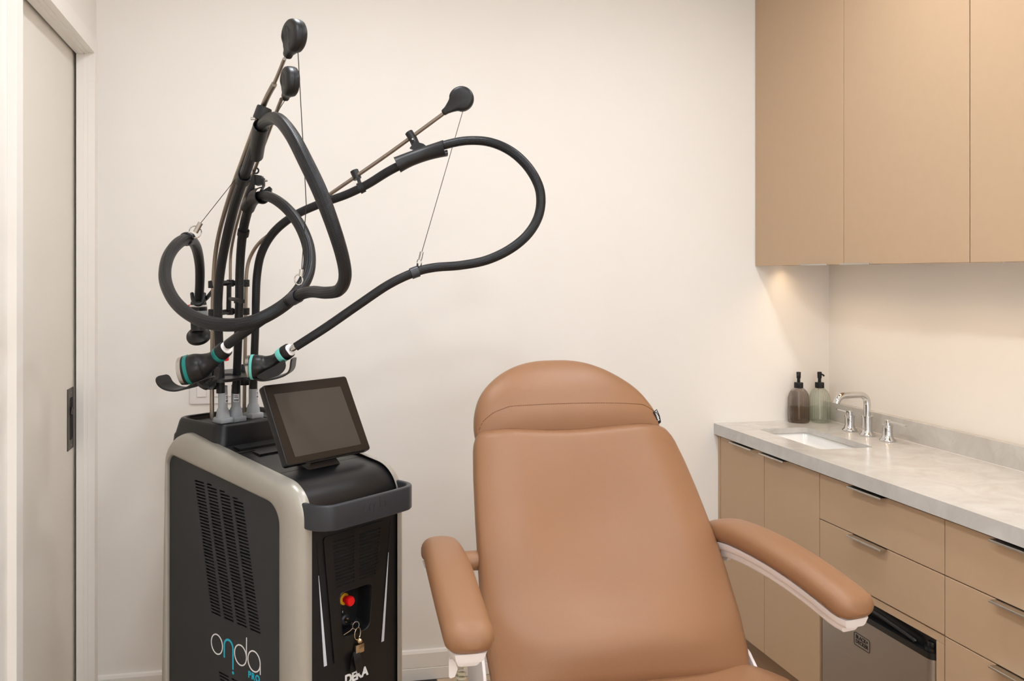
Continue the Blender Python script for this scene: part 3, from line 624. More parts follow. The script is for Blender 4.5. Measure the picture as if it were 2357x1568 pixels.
# ---- cable connectors on the tray
cb = [mzz(513, 962, 1.104), mzz(543, 959, 1.104), mzz(583, 951, 1.104)]
for i, (c_, m_) in enumerate(zip(cb, ('greyconn', 'greyconn2', 'greyconn'))):
    cn = mpart('hose_connector', lathe([(.001, .0), (.0195, 0), (.0195, .002), (.0165, .022), (.0135, .028), (.0128, .030), (.0128, .070), (.0120, .082), (.0126, .088), (.0122, .089), (.001, .089)], (c_.x, c_.y, 1.1035), seg=32), m_, label='grey tapered hose connector')
    mpart('connector_block', box((c_.x-.0205, c_.y-.0225, 1.0905), (c_.x+.0205, c_.y+.0225, 1.106), .003, 2), m_, cn)
    cl = MI @ CC; a0 = math.atan2(cl.y-c_.y, cl.x-c_.x) + math.radians((28, -30, 38)[i]); a1 = a0 + math.radians(70)
    def arc(r, z0, z1, aa, ab): 
        return loft([[Vector((c_.x + r*math.cos(t_), c_.y + r*math.sin(t_), z)) for t_ in [lerp(aa, ab, k/8) for k in range(9)]] for z in (z0, z1)], cap0=False, cap1=False, close=False)
    mpart('label', arc(.01325, 1.1465, 1.169, a0, a1), 'label', cn)
    bars = B()
    for k in range(8):
        t0 = a0 + math.radians(8 + 7*k); merge(bars, arc(.01340, 1.1485, 1.154, t0, t0 + math.radians(4.6)))
    for z0, ln in ((1.1585, 50), (1.1625, 44)): merge(bars, arc(.01340, z0, z0+.0016, a0 + math.radians(8), a0 + math.radians(8+ln)))
    mpart('label_print', bars, 'print', cn)
# ---- world-space hardware below: poles, brackets, hoses
def wpart(name, bm, m, parent=mc, **k): return obj(name, bm, m, parent, **k)
def path(pts, n=6, px=False):
    """pts: (u, v, depth, width_px) -> smoothed (x, y, z, radius)"""
    return [tuple(pd(u, v, d)) + (w_*d/F/2,) for u, v, d, w_ in catmull(pts, n)]
PB1 = MW @ mzz(488, 962, 1.104); PB3 = MW @ mzz(562, 950, 1.104)
d1 = (PB1-CC).dot(CF); d3 = (PB3-CC).dot(CF)
# arm poles (width in px at their depth)
pole1 = [(488, 966, d1, 10), (488, 900, d1, 10), (489, 800, d1, 10), (490, 700, d1, 10), (493, 620, d1-.01, 10.2), (500, 560, d1-.04, 10.4), (514, 500, d1-.12, 10.8), (536, 430, d1-.22, 11.3), (560, 365, d1-.33, 12), (590, 285, d1-.46, 13), (612, 230, d1-.55, 13.5), (631, 194, d1-.60, 14)]
wpart('arm_pole', tube(path(pole1), 0, 14), 'pole', label='curved bronze-grey metal arm pole')
wpart('arm_pole_rod', tube(path([(626, 203, d1-.585, 8.5), (640, 172, d1-.62, 8.8), (655, 135, d1-.67, 9)]), 0, 12), 'pole')
pole3 = [(562, 955, d3, 8.6), (563, 880, d3, 8.6), (565, 760, d3, 8.5), (566, 680, d3, 8.5), (568, 625, d3, 8.5), (577, 590, d3, 8.4), (600, 556, d3-.01, 8.4), (640, 527, d3-.03, 8.5), (700, 487, d3-.05, 8.7), (780, 433, d3-.08, 9), (900, 350, d3-.12, 9.3), (1020, 262, d3-.16, 9.3)]
wpart('arm_pole', tube(path(pole3), 0, 14), 'pole')
d2 = d1 + .10
pole2 = [(529, 720, d2, 7), (530, 640, d2, 7), (531, 590, d2, 7), (537, 550, d2-.03, 7), (548, 505, d2-.09, 7.2), (566, 445, d2-.17, 7.6), (592, 375, d2-.27, 8), (620, 300, d2-.37, 8.6), (648, 228, d2-.47, 9)]
wpart('arm_pole', tube(path(pole2), 0, 14), 'pole')
# cross bars and clamp tying the poles
for v in (652, 717):
    a = pd(484, v+(6 if v > 700 else 0), d1-.005); b = pd(571, v-1, d3-.005); c_ = pd(531, v, d2)
    wpart('cross_bar', tube([a, c_, b], .0075, 4, up=CU), 'matteblack', smooth=False)
    for p in (pd(488, v+3, d1), pd(566, v, d3), pd(530, v, d2)): wpart('pole_clamp', lathe([(.0095, -.010), (.0105, -.009), (.0105, .009), (.0095, .010)], p, (0, 0, 1), 20), 'matteblack')
wpart('clamp_rod', tube([pd(527, 655, d2-.02), pd(526, 715, d2-.02)], .0065, 14), 'matteblack')
wpart('clamp_lug', tube([pd(530, 688, d2-.03), pd(545, 690, d1-.06), pd(552, 692, d1-.08)], .0055, 10), 'matteblack')
# hoses: ribbed sleeve with a UV-mapped braid
def hose(pts, label):
    p = path(pts); seg = 42; bm = tube(p, 0, seg, ribs=14, depth=.045)
    L_ = [0]
    for a, b in zip(p[:-1], p[1:]): L_.append(L_[-1] + (Vector(b[:3]) - Vector(a[:3])).length)
    bm.verts.index_update(); uv = bm.loops.layers.uv.new('braid')
    for f in bm.faces:
        ks = [l.vert.index % seg for l in f.loops]; wrap = max(ks) - min(ks) > seg/2
        for l, k in zip(f.loops, ks): l[uv].uv = ((1.0 if (wrap and k == 0) else k/seg), L_[l.vert.index // seg])
    return wpart('hose', bm, 'hose', label=label, angle=80)
def braid():
    m = M['hose']; nt = m.node_tree; b = nt.nodes['Principled BSDF']
    for l in list(b.inputs['Base Color'].links) + list(b.inputs['Normal'].links): nt.links.remove(l)
    uvn = nt.nodes.new('ShaderNodeUVMap'); uvn.uv_map = 'braid'; sp_ = nt.nodes.new('ShaderNodeSeparateXYZ'); nt.links.new(uvn.outputs[0], sp_.inputs[0])
    def op(o_, a, c=None):
        n = nt.nodes.new('ShaderNodeMath'); n.operation = o_
        for i_, x in enumerate((a, c)):
            if x is None: continue
            if isinstance(x, (int, float)): n.inputs[i_].default_value = x
            else: nt.links.new(x, n.inputs[i_])
        return n.outputs[0]
    ua = op('MULTIPLY', sp_.outputs[0], 2*math.pi*16); vb = op('MULTIPLY', sp_.outputs[1], 2*math.pi/.0052)
    w_ = op('MULTIPLY', op('SINE', op('ADD', ua, vb)), op('SINE', op('SUBTRACT', ua, vb)))
    r = nt.nodes.new('ShaderNodeValToRGB'); e = r.color_ramp.elements; e[0].position = .45; e[0].color = srgb(9, 9, 10); e[1].position = .95; e[1].color = srgb(62, 62, 65)  # lighter grey in the weave paints the braid's sparkle into the colour
    h_ = op('MULTIPLY_ADD', w_, .5); h_.node.inputs[2].default_value = .5
    nt.links.new(h_, r.inputs[0]); nt.links.new(r.outputs[0], b.inputs['Base Color'])
    bp_ = nt.nodes.new('ShaderNodeBump'); bp_.inputs['Strength'].default_value = .5; bp_.inputs['Distance'].default_value = .0006
    nt.links.new(h_, bp_.inputs['Height']); nt.links.new(bp_.outputs[0], b.inputs['Normal'])
braid()
hose1 = [(508, 905, d1-.06, 19), (506, 840, d1-.06, 19), (503, 760, d1-.07, 19), (502, 690, d1-.08, 19.5), (508, 620, d1-.10, 20), (521, 550, d1-.15, 21), (541, 470, d1-.24, 22), (566, 395, d1-.35, 23.5), (590, 325, d1-.47, 25), (602, 292, d1-.52, 26), (618, 275, d1-.58, 28), (642, 276, d1-.65, 30), (672, 312, d1-.71, 32), (705, 375, d1-.75, 34), (738, 445, d1-.77, 34), (768, 525, d1-.77, 32), (789, 595, d1-.75, 30), (794, 640, d1-.73, 29), (780, 668, d1-.70, 28), (750, 674, d1-.66, 27), (715, 672, d1-.60, 26), (680, 684, d1-.55, 25), (630, 718, d1-.48, 24), (575, 756, d1-.41, 23), (524, 793, d1-.36, 22)]
hose(hose1, 'black braided hose looping from the tallest arm')
hose2 = [(543, 905, d1+.01, 18), (546, 840, d1+.0, 18), (549, 760, d1-.02, 18.5), (551, 690, d1-.03, 19), (552, 620, d1-.04, 19), (557, 550, d1-.07, 20), (566, 500, d1-.11, 21), (578, 468, d1-.16, 21.5), (596, 452, d1-.21, 22), (625, 455, d1-.27, 23), (660, 480, d1-.33, 24.5), (692, 522, d1-.38, 26), (711, 575, d1-.42, 27.5), (709, 628, d1-.46, 28.5), (683, 675, d1-.50, 29), (640, 712, d1-.53, 29.5), (580, 741, d1-.55, 30), (515, 748, d1-.54, 30), (452, 733, d1-.50, 29.5), (405, 697, d1-.44, 28.5), (381, 648, d1-.36, 28), (384, 600, d1-.28, 27), (405, 565, d1-.20, 26.5), (432, 550, d1-.12, 25), (450, 566, d1-.04, 23), (459, 605, d1+.03, 21.5), (460, 650, d1+.07, 20.5), (457, 695, d1+.09, 20)]
hose(hose2, 'black braided hose coiled in a round loop in front')
hose3 = [(583, 895, d3-.08, 17), (585, 830, d3-.08, 17), (588, 750, d3-.09, 17), (589, 690, d3-.10, 17.5), (592, 630, d3-.10, 18), (603, 580, d3-.11, 18.5), (630, 535, d3-.12, 19), (675, 498, d3-.13, 19), (735, 470, d3-.14, 19), (795, 449, d3-.15, 19), (845, 425, d3-.16, 19.5), (890, 397, d3-.17, 20), (930, 376, d3-.18, 20), (975, 354, d3-.18, 20), (1020, 335, d3-.19, 20), (1075, 324, d3-.19, 20), (1130, 328, d3-.20, 20.5), (1180, 351, d3-.21, 21), (1220, 391, d3-.22, 21), (1243, 440, d3-.23, 21), (1241, 492, d3-.24, 21), (1217, 537, d3-.25, 21), (1175, 573, d3-.26, 21), (1120, 599, d3-.27, 20.5), (1060, 611, d3-.28, 20), (1000, 616, d3-.29, 20), (955, 627, d3-.30, 20), (895, 655, d3-.31, 20), (825, 702, d3-.32, 20), (750, 754, d3-.33, 20), (680, 799, d3-.34, 19)]
hose(hose3, 'black braided hose in the wide loop to the right')
# hose saddles (open half sleeves) and clips
def sleeve(p, m='rubber', name='hose_saddle', ang=(0, 2*math.pi), th=.0022, seg=24, flare=1.0, up=None):
    P = [Vector(q[:3]) for q in p]; loops = []
    fr = frames(P, up)
    for i, (q, (t_, a, b)) in enumerate(zip(p, fr)):
        f = 1 + (flare-1)*abs(2*i/(len(p)-1) - 1)**2
        full = abs(ang[1]-ang[0]-2*math.pi) < 1e-6
        an = [lerp(ang[0], ang[1], k/(seg-1)) for k in range(seg)]
        o_ = [P[i] + (a*math.cos(x) + b*math.sin(x))*(q[3]*f + th) for x in an]; n_ = [P[i] + (a*math.cos(x) + b*math.sin(x))*(q[3]*f) for x in reversed(an)]
        loops.append(o_ + n_)
    return wpart(name, loft(loops), m)
def sub(pts, i0, i1, k=1.08, n=6):
    return [(x, y, z, r*k) for x, y, z, r in path(pts)[i0*n:i1*n+1]]
sleeve([(x, y, z, r*1.15) for x, y, z, r in path([(589, 358, d1-.41, 26), (594, 325, d1-.47, 27), (601, 290, d1-.525, 28.5)], 4)], up=-CF, ang=(-2.3, 2.3))
wpart('saddle_hinge', lathe([(.016, -.015), (.017, -.012), (.017, .012), (.016, .015)], pd(604, 262, d1-.53), pd(625, 205, 1.8)-pd(604, 262, 1.8), 20), 'rubber')
wpart('hinge_screw', lathe([(.003, 0), (.003, .010), (.001, .011)], pd(588, 273, d1-.54), -CR, 12), 'chrome')
sleeve([(x, y, z, r*1.15) for x, y, z, r in path([(557, 418, d1-.31, 24), (563, 404, d1-.335, 24)], 3)], name='hose_clip')
wpart('clip_lug', tube([pd(552, 425, d1-.27), pd(553, 400, d1-.29), pd(560, 380, d1-.31)], .0075, 10), 'rubber')
# saddle of the middle arm
sleeve([(x, y, z, r*1.2) for x, y, z, r in path([(570, 478, d1-.14, 22), (579, 462, d1-.17, 23), (590, 452, d1-.20, 25), (604, 450, d1-.225, 27)], 4)], ang=(-2.4, 2.4), flare=1.12, up=Vector((-.5, -.5, -.7)))
wpart('saddle_bracket', loft([[pd(u, v, d1-.17) + CF*(.006*s_) for u, v, s_ in ((572, 418, -1), (586, 402, -1), (603, 405, -1), (606, 424, -1), (590, 427, -1))], [pd(u, v, d1-.17) + CF*.02 for u, v in ((572, 418), (586, 402), (603, 405), (606, 424), (590, 427))]]), 'matteblack', smooth=False)
wpart('saddle_strap', tube([pd(579, 425, d1-.19), pd(570, 450, d1-.19), pd(572, 468, d1-.18)], .0065, 10), 'rubber')
wpart('saddle_spike', loft([[pd(u+du, v, d1-.185) + CF*k for du, k in ((-w_, 0), (w_, 0), (w_, .008), (-w_, .008))] for u, v, w_ in ((576, 470, 11), (577, 452, 10), (579, 434, 6.5), (582, 412, 3.5), (584, 402, 2))]), 'rubber', angle=60)
wpart('joint_arm', tube([pd(596, 415, d1-.155), pd(582, 414, d2-.21), pd(577, 414, d2-.21)], .009, 12), 'matteblack')
wpart('joint_strap', tube([pd(607, 412, d1-.165), pd(607, 428, d1-.18), pd(601, 440, d1-.205)], .0038, 8), 'matteblack')
wpart('saddle_wing', loft([[pd(u, v, d1-.2) + CF*k for u, v in ((600, 441), (620, 429), (625, 434), (623, 446))] for k in (0, .012)]), 'rubber')
wpart('bracket_screw', lathe([(.0028, 0), (.0028, .006), (.001, .007)], pd(610, 416, d1-.18), CR, 12), 'chrome')
wpart('link_eye', torus(pd(589, 393, d1-.15), CF, .007, .0022, 18), 'matteblack')
sleeve([(x, y, z, r*1.15) for x, y, z, r in path([(559, 542, d1-.075, 20), (561, 530, d1-.083, 20.5)], 3)], name='hose_clip')
sleeve([(x, y, z, r*1.12) for x, y, z, r in path([(551, 698, d1-.03, 19), (551, 690, d1-.03, 19)], 3)], name='hose_clip')
# saddle and clips of the right arm
sleeve([(x, y, z, r*1.42) for x, y, z, r in path([(914, 380, d3-.18, 22), (945, 366, d3-.18, 21), (985, 352, d3-.18, 21), (1025, 341, d3-.19, 22)], 4)], ang=(-2.2, 2.2), flare=1.12, up=(Vector((0, 0, -1)) - CF*.9))
wpart('saddle_hinge', tube([pd(941, 305, d3-.135), pd(951, 320, d3-.14), pd(958, 336, d3-.15)], .0115, 14), 'rubber')
wpart('saddle_bracket', loft([[pd(u, v, d3-.16) + CF*k for u, v in ((943, 342), (955, 326), (975, 332), (985, 340), (962, 350))] for k in (-.008, .008)]), 'rubber', smooth=False)
wpart('hinge_screw', lathe([(.0026, 0), (.0026, .004), (.001, .005)], pd(950, 321, d3-.152), -CF, 12), 'chrome')
wpart('pole_clamp', tube([pd(815, 393, d3-.088), pd(823, 412, d3-.092)], .0115, 14), 'rubber')
sleeve([(x, y, z, r*1.15) for x, y, z, r in path([(826, 435, d3-.155, 20), (837, 429, d3-.155, 20)], 3)], name='hose_clip')
wpart('clamp_pin', tube([pd(825, 412, d3-.1), pd(829, 426, d3-.13)], .005, 10), 'rubber')
# teardrop cable retractors on the arm tips
def retractor(cu_, cv_, dep, Rpx, nu, nv, yaw, label):
    c_ = pd(cu_, cv_, dep); R0 = Rpx*dep/F
    nrm = (-CF*math.cos(yaw) - CR*math.sin(yaw)).normalized()      # face normal
    e_ = pl(nu, nv, c_, nrm)
    ax = e_ - c_; ax = ax - nrm*ax.dot(nrm); ln = max(ax.length, 1.35*R0); ax.normalize(); bx = nrm.cross(ax)
    hw = .24*R0; out = []
    a0 = math.asin(min(.95, hw*2.3/R0))
    arc_ = [(R0*math.cos(a), R0*math.sin(a)) for a in [a0 + (2*math.pi-2*a0)*k/30 for k in range(31)]]
    neck = [(ln*.78, -hw*1.25), (ln*.95, -hw*1.02), (ln, -hw*.5), (ln, hw*.5), (ln*.95, hw*1.02), (ln*.78, hw*1.25)]
    o2 = catmull([arc_[i] for i in range(0, 31, 2)] + neck, 3, True)
    T_ = .46*R0; lay = [(-1, .70), (-.93, .84), (-.75, .94), (-.45, .99), (-.04, 1.0), (-.03, .985), (.03, .985), (.04, 1.0), (.45, .99), (.75, .94), (.93, .84), (1, .70)]
    h_ = wpart('cable_retractor', loft([[c_ + ax*(p[0]*(s_ if p[0] < R0 else lerp(s_, 1, .5))) + bx*(p[1]*s_) + nrm*(w_*T_*lerp(1, .52, sstep((p[0]-.55*R0)/(.75*R0)))) for p in o2] for w_, s_ in lay]), 'rubber', label=label, angle=60)
    T2 = basis(c_ + nrm*(T_*1.0), bx if bx.dot(CR) > 0 else -bx, CU - nrm*CU.dot(nrm)); s = R0
    e2 = ribbon([(-.35*s, -.45*s)] + circ((-.02*s, .15*s), .33*s, 12, math.pi, 0) + [(.31*s, -.15*s)], .05*s, T2, .0006)
    loft([[T2 @ Vector((x, y, z)) for x, y in circ((.32*s, -.36*s), .06*s, 12)] for z in (0, .0006)], e2)
    wpart('retractor_emblem', e2, 'matteblack', h_, smooth=False)
    return c_
retractor(677, 83, d1-.68, 39, 660, 133, math.radians(52), 'large teardrop cable retractor on the tallest arm')
retractor(667, 188, d2-.49, 35, 655, 229, math.radians(62), 'teardrop cable retractor seen nearly edge-on')
retractor(1062, 228, d3-.165, 29, 1019, 261, math.radians(4), 'teardrop cable retractor seen flat on the right arm')
# retractor wires with ferrules and rings
def wire(pts): return wpart('retractor_wire', tube([tuple(pd(*p)) for p in pts], .0009, 6), 'wire')
wire([(686, 121, d1-.67), (705, 470, d1-.60), (694, 625, d1-.56)])
wire([(655, 232, d2-.48), (548, 405, d2-.37), (461, 515, d1-.13)])
wire([(1065, 257, d3-.165), (971, 580, d3-.29)])
def ferrule(a, b, r): return wpart('wire_ferrule', tube([a, lerp(a, b, .08), lerp(a, b, .92), b], r, 14), 'nickel')
ferrule(pd(694, 620, d1-.56), pd(692, 636, d1-.56), .0045); ferrule(pd(462, 513, d1-.13), pd(450, 535, d1-.13), .0068); ferrule(pd(971, 580, d3-.29), pd(967, 598, d3-.29), .0052)
wpart('hose_ring', torus(pd(687, 644, d1-.545), CF + CR*.5, .0115, .0015, sx=.9), 'chrome'); wpart('hose_ring', torus(pd(449, 534, d1-.13), CF - CR*.2, .0155, .0018), 'chrome'); wpart('hose_ring', torus(pd(965, 605, d3-.29), CF + CR*1.2, .0095, .0014), 'chrome')
for pth, i_, k in ((hose2, 23, 1.12), (hose3, 26, 1.12), (hose1, 21, 1.1)):
    pp_ = path(pth); j = i_*6; sleeve([(x, y, z, r*k) for x, y, z, r in pp_[j-1:j+2]], m='handle', name='hose_clip')
wpart('clip_eye', torus(pd(445, 546, d1-.13), CR, .006, .0025, 16), 'rubber'); wpart('clip_eye', torus(pd(961, 612, d3-.3), CR, .005, .0022, 16), 'rubber')
# ---- handpiece shelf and cradles
sh = [pd(u, v, d) for u, v, d in ((452, 893, d1+.0), (470, 880, d1-.10), (520, 872, d1-.10), (560, 868, d1-.05), (598, 862, d3-.12), (604, 852, d3+.0), (560, 846, d3+.08), (500, 856, d1+.12))]
zs = sum(p.z for p in sh)/len(sh)
sh2 = catmull([(p.x, p.y) for p in sh], 4, True)
wpart('holder_shelf', loft([[Vector((x, y, zs+z)) for x, y in sh2] for z in (-.004, .004)]), 'rubber', label='flat black shelf carrying the handpiece cradles')
for p in (PB1, PB3): wpart('shelf_collar', lathe([(.0175, zs-.034), (.0175, zs+.004), (.0125, zs+.02), (.0085, zs+.024), (.0085, zs-.034)], (p.x, p.y, 0), seg=24), 'rubber')
wpart('shelf_grommet', torus((pd(523, 856, d1).x, pd(523, 856, d1).y, zs+.004), CU, .015, .003, 20), 'matteblack')
def strip(pts, w0, dep, dirv, th=.0045, m='rubber', name='handpiece_cradle', label=None):
    """bent plate: profile in the picture plane direction, extruded along dirv with rounded ends"""
    pr = catmull(pts, 5); L = []; n = len(pr)
    P = [pd(u, v, dep) for u, v in pr]
    for i in range(n):
        t_ = (P[min(n-1, i+1)] - P[max(0, i-1)]).normalized(); nn = t_.cross(dirv).normalized()*th/2
        e_ = i/(n-1); f = 1 if .12 < e_ < .88 else math.sqrt(max(.05, 1-((.12-min(e_, 1-e_))/.12)**2*.75)); hw = dirv*(w0/2*f)
        L.append([P[i] - hw - nn, P[i] - hw + nn, P[i] + hw + nn, P[i] + hw - nn])
    return wpart(name, loft(L), m, label=label, angle=50)
dv1 = (CF*1 + CR*.25).normalized()
strip([(373, 864), (380, 882), (396, 893), (420, 896), (445, 889), (466, 876), (486, 868)], .062, d1-.28, dv1, label='black scoop cradle holding the dark teal handpiece')
strip([(478, 895), (462, 884), (458, 868), (460, 855), (466, 850)], .020, d1-.30, dv1, th=.007, name='cradle_prong')
strip([(480, 892), (494, 874), (497, 856), (499, 846)], .030, d1-.24, dv1, th=.004, name='cradle_prong')
wpart('cradle_arm', tube([pd(478, 886, d1-.24), pd(486, 888, d1-.1), pd(490, 884, d1)], .010, 12), 'rubber')
strip([(588, 868), (610, 873), (640, 868), (662, 860), (672, 849), (675, 832), (676, 824)], .066, d3-.30, CF, label='black scoop cradle holding the pale aqua handpiece')
cw = catmull([(592, 866), (612, 853), (634, 841), (652, 829), (657, 834), (657, 848), (645, 862), (620, 872), (600, 873)], 4, True)
wpart('cradle_wall', loft([[pd(u, v, d3-.345+k) for u, v in cw] for k in (0, .004)]), 'rubber')
wpart('cradle_arm', tube([pd(604, 866, d3-.28), pd(595, 864, d3-.14), pd(570, 862, d3)], .010, 12), 'rubber')
# fork holding the slim rear handpiece
fk = d1+.07
wpart('handpiece_fork', tube([pd(488, 672, d1), pd(478, 684, fk), pd(468, 693, fk)], .006, 10), 'rubber')
wpart('handpiece_fork', tube(catmull([tuple(pd(u, v, d)) for u, v, d in ((442, 676, fk), (444, 690, fk-.02), (450, 700, fk-.035), (460, 701, fk-.035), (468, 694, fk-.02), (470, 676, fk))], 4), .0055, 10), 'rubber')

# ================================================================== HANDPIECES (rest in the cradles)
def hpath(pts, dep, n=5): return [(pd(u, v, d), r*d/F) for u, v, d, r in catmull([(u, v, dep+dd, r) for u, v, dd, r in pts], n)]
def body(pts, dep, seg=28):
    q = hpath(pts, dep); return tube([tuple(p)+(r,) for p, r in q], 0, seg)
def band(a, b, r0, r1, seg=28):
    return tube([tuple(a)+(r0*.96,), tuple(lerp(a, b, .08))+(r0,), tuple(lerp(a, b, .92))+(r1,), tuple(b)+(r1*.96,)], 0, seg)
# dark teal handpiece, left
dh = d1-.30
t = thing('handpiece', pd(455, 885, dh), 'black bulbous handpiece with dark teal rings and steel face in the left cradle', 'handpiece', group='handpieces on the machine')
obj('body', body([(516, 806, -.015, 18), (504, 816, -.01, 17.5), (491, 827, -.0, 18.5), (476, 836, .005, 24), (461, 843, .005, 31), (446, 848, .0, 33), (430, 852, .0, 32)], dh), 'black', t)
obj('neck_ring', band(pd(507, 814, dh-.012), pd(500, 820, dh-.008), 19*dh/F, 18.4*dh/F), 'teal', t, label='dark teal ring at the neck')
obj('collar', band(pd(520, 802, dh-.018), pd(508, 813, dh-.012), 18.5*dh/F, 19.2*dh/F), 'black', t)
obj('white_ring', band(pd(522, 800, dh-.022), pd(519, 803, dh-.018), 14.5*dh/F, 15*dh/F), 'whiteplastic', t)
obj('hose_ferrule', band(pd(530, 790, dh-.03), pd(520, 801, dh-.02), 8.5*dh/F, 8.5*dh/F), 'chrome', t)
obj('face_ring', band(pd(439, 850, dh), pd(430, 852, dh), 34.5*dh/F, 34*dh/F), 'teal', t, label='dark teal ring behind the face')
obj('dark_band', band(pd(431, 852, dh), pd(425, 853, dh), 33.5*dh/F, 33.5*dh/F), 'matteblack', t)
obj('steel_face', band(pd(426, 853, dh), pd(415, 855, dh), 33.5*dh/F, 32*dh/F), 'nickel', t, label='round steel treatment face')
bt = obj('trigger', band(pd(505, 828, dh-.005), pd(519, 826, dh-.005), 5*dh/F, 5*dh/F), 'black', t)
obj('trigger_cap', band(pd(518, 826, dh-.005), pd(526, 825, dh-.005), 6*dh/F, 5*dh/F), 'red', bt, label='red trigger cap')
# pale aqua handpiece, right
dh = d3-.31
t = thing('handpiece', pd(620, 868, dh), 'black bulbous handpiece with pale aqua rings in the right cradle', 'handpiece', group='handpieces on the machine')
obj('body', body([(662, 810, -.015, 16.5), (650, 818, -.01, 16), (636, 830, 0, 16.5), (618, 840, .005, 22), (602, 844, .005, 27), (590, 845, .0, 28), (578, 845, 0, 28)], dh), 'black', t)
obj('neck_ring', band(pd(654, 814, dh-.012), pd(644, 822, dh-.008), 17.6*dh/F, 17*dh/F), 'aqua', t, label='pale aqua ring at the neck')
obj('collar', band(pd(667, 806, dh-.018), pd(655, 814, dh-.012), 17*dh/F, 17.8*dh/F), 'black', t)
obj('white_ring', band(pd(669, 805, dh-.022), pd(666, 807, dh-.018), 13.5*dh/F, 14*dh/F), 'whiteplastic', t)
obj('hose_ferrule', band(pd(682, 797, dh-.03), pd(668, 806, dh-.02), 7.5*dh/F, 7.5*dh/F), 'chrome', t)
obj('face_ring', band(pd(585, 845, dh), pd(578, 845, dh), 29*dh/F, 29*dh/F), 'aqua', t, label='pale aqua ring behind the face')
obj('steel_face', band(pd(579, 845, dh), pd(570, 846, dh), 28*dh/F, 27*dh/F), 'nickel', t)
# slim rear handpiece hanging in the fork
dh = d1+.09
t = thing('handpiece', pd(457, 795, dh), 'slim black handpiece with a flared cup hanging upside down in the fork', 'handpiece', group='handpieces on the machine')
up_ = (pd(457, 700, dh) - pd(457, 770, dh)).normalized()
obj('body', body([(457, 694, 0, 17), (457, 706, 0, 19), (457, 720, 0, 20), (457, 735, 0, 18.5), (457, 752, 0, 17.5), (457, 766, -.005, 17)], dh), 'matteblack', t)
obj('white_ring', lathe([(17*dh/F, 0), (20.5*dh/F, .003), (20.5*dh/F, .006), (17*dh/F, .009)], pd(457, 708, dh), up_, 28), 'whiteplastic', t)
obj('grey_ring', lathe([(18*dh/F, 0), (21*dh/F, .002), (21*dh/F, .013), (19*dh/F, .016)], pd(457, 727, dh), up_, 28), 'greyconn2', t)
axc = (up_ - CF*.85).normalized()
obj('cup', lathe([(.001, -.002), (10*dh/F, -.002), (20*dh/F, -.006), (24*dh/F, -.010), (27*dh/F, -.008), (28*dh/F, -.003), (27*dh/F, .003), (22*dh/F, .006), (18*dh/F, .014), (16*dh/F, .02)], pd(457, 772, dh), axc, 32), 'rubber', t, label='flared black cup')
obj('trigger', lathe([(.0075, 0), (.0075, .006), (.005, .009), (.001, .0095)], pd(440, 707, dh-.005), -CR, 18), 'red', t, label='red button')

# ================================================================== KEYS hanging from the lock
kb = MW @ Vector((k0.x + .006, .028, k0.z - .03))
t = thing('key_ring', kb, 'key ring with metal tag and black strap hanging from the machine lock', 'keys')
kp = lambda u, v, y=.0: MW @ mf(u, v, y)
obj('key', box((-.0012, -.014, -.008), (.0012, .010, .008), .0006, 1) if False else tube([kp(803, 1430, .034), kp(806, 1432, .015), kp(810, 1436, .006)], .0035, 8), 'matteblack', t, label='black key head')
obj('split_ring', torus(kp(819, 1440, .004), MEY + MEX*.2, .0092, .0009, 28), 'chrome', t)
obj('large_split_ring', torus(kp(823, 1459, -.004), MEY - MEX*.3, .0145, .0011, 32, sx=.95), 'brass', t)
obj('spare_key', tube([kp(812, 1446, .006), kp(805, 1453, .008), kp(791, 1462, .012)], .0012, 8), 'brass', t, label='thin spare key')
obj('swivel', lathe([(.003, -.006), (.0065, -.002), (.007, .002), (.003, .006)], kp(828, 1475, -.006), MEY, 16), 'brass', t)
bm = box((-.0135, -.0035, -.0105), (.0135, .0035, .0105), .001, 2); bm.transform(Matrix.Translation(kp(827, 1493, -.004)) @ Matrix.Rotation(math.atan2(MEX.y, MEX.x), 4, 'Z'))
obj('metal_tag', bm, 'brass', t, label='rectangular metal tag')
for s_, off in ((1, .0), (-1, .012)):
    L = []
    for k in range(9):
        f = k/8; c_ = kp(820 + (10*f*s_ if s_ > 0 else -7*f), 1500 + 48*f, -.004 - .012*math.sin(f*math.pi)*(1 if s_ > 0 else .3) + (.003 if s_ < 0 else 0)); hw = MEX*(.009 + .003*math.sin(f*math.pi))
        L.append([c_ - hw, c_ + hw, c_ + hw + MEY*.0015, c_ - hw + MEY*.0015])
    obj('strap', loft(L), 'matteblack', t)

# ================================================================== TREATMENT CHAIR (aligned with the room)
ch = thing('treatment_chair', (.765, 1.75, 0), 'tan upholstered reclining treatment chair with padded headrest and armrests', 'chair')
BB = Vector((.764, 1.94, .597)); BA = Vector((0, .532, .847)); BN = Vector((0, -.847, .532)); BX = Vector((1, 0, 0))
def bp(x, s, n): return Vector((x, BB.y, BB.z)) + BA*s + BN*n
def sell(r, p): return max(0, 1 - abs(r)**p)**(1/p)
def cushion(name, ss, xl, xr, fn, bk, parent, m='leather', n=28, warp=None, pw=3.4, label=None):
    """closed lofted pad: sections along s; fn/bk give front and back offsets for (r, s)"""
    L = []
    for s in ss:
        a, b = xl(s), xr(s); c_ = (a+b)/2; h_ = max((b-a)/2, 1e-4); loop = []
        for k in range(n+1):
            r = -math.cos(math.pi*k/n); loop.append((c_ + h_*r, fn(r, s)))
        for k in range(n-1, 0, -1):
            r = -math.cos(math.pi*k/n); loop.append((c_ + h_*r, bk(r, s)))
        L.append([bp(x, s + (warp(x, s) if warp else 0), z) for x, z in loop])
    return obj(name, loft(L), m, parent, angle=75, label=label)
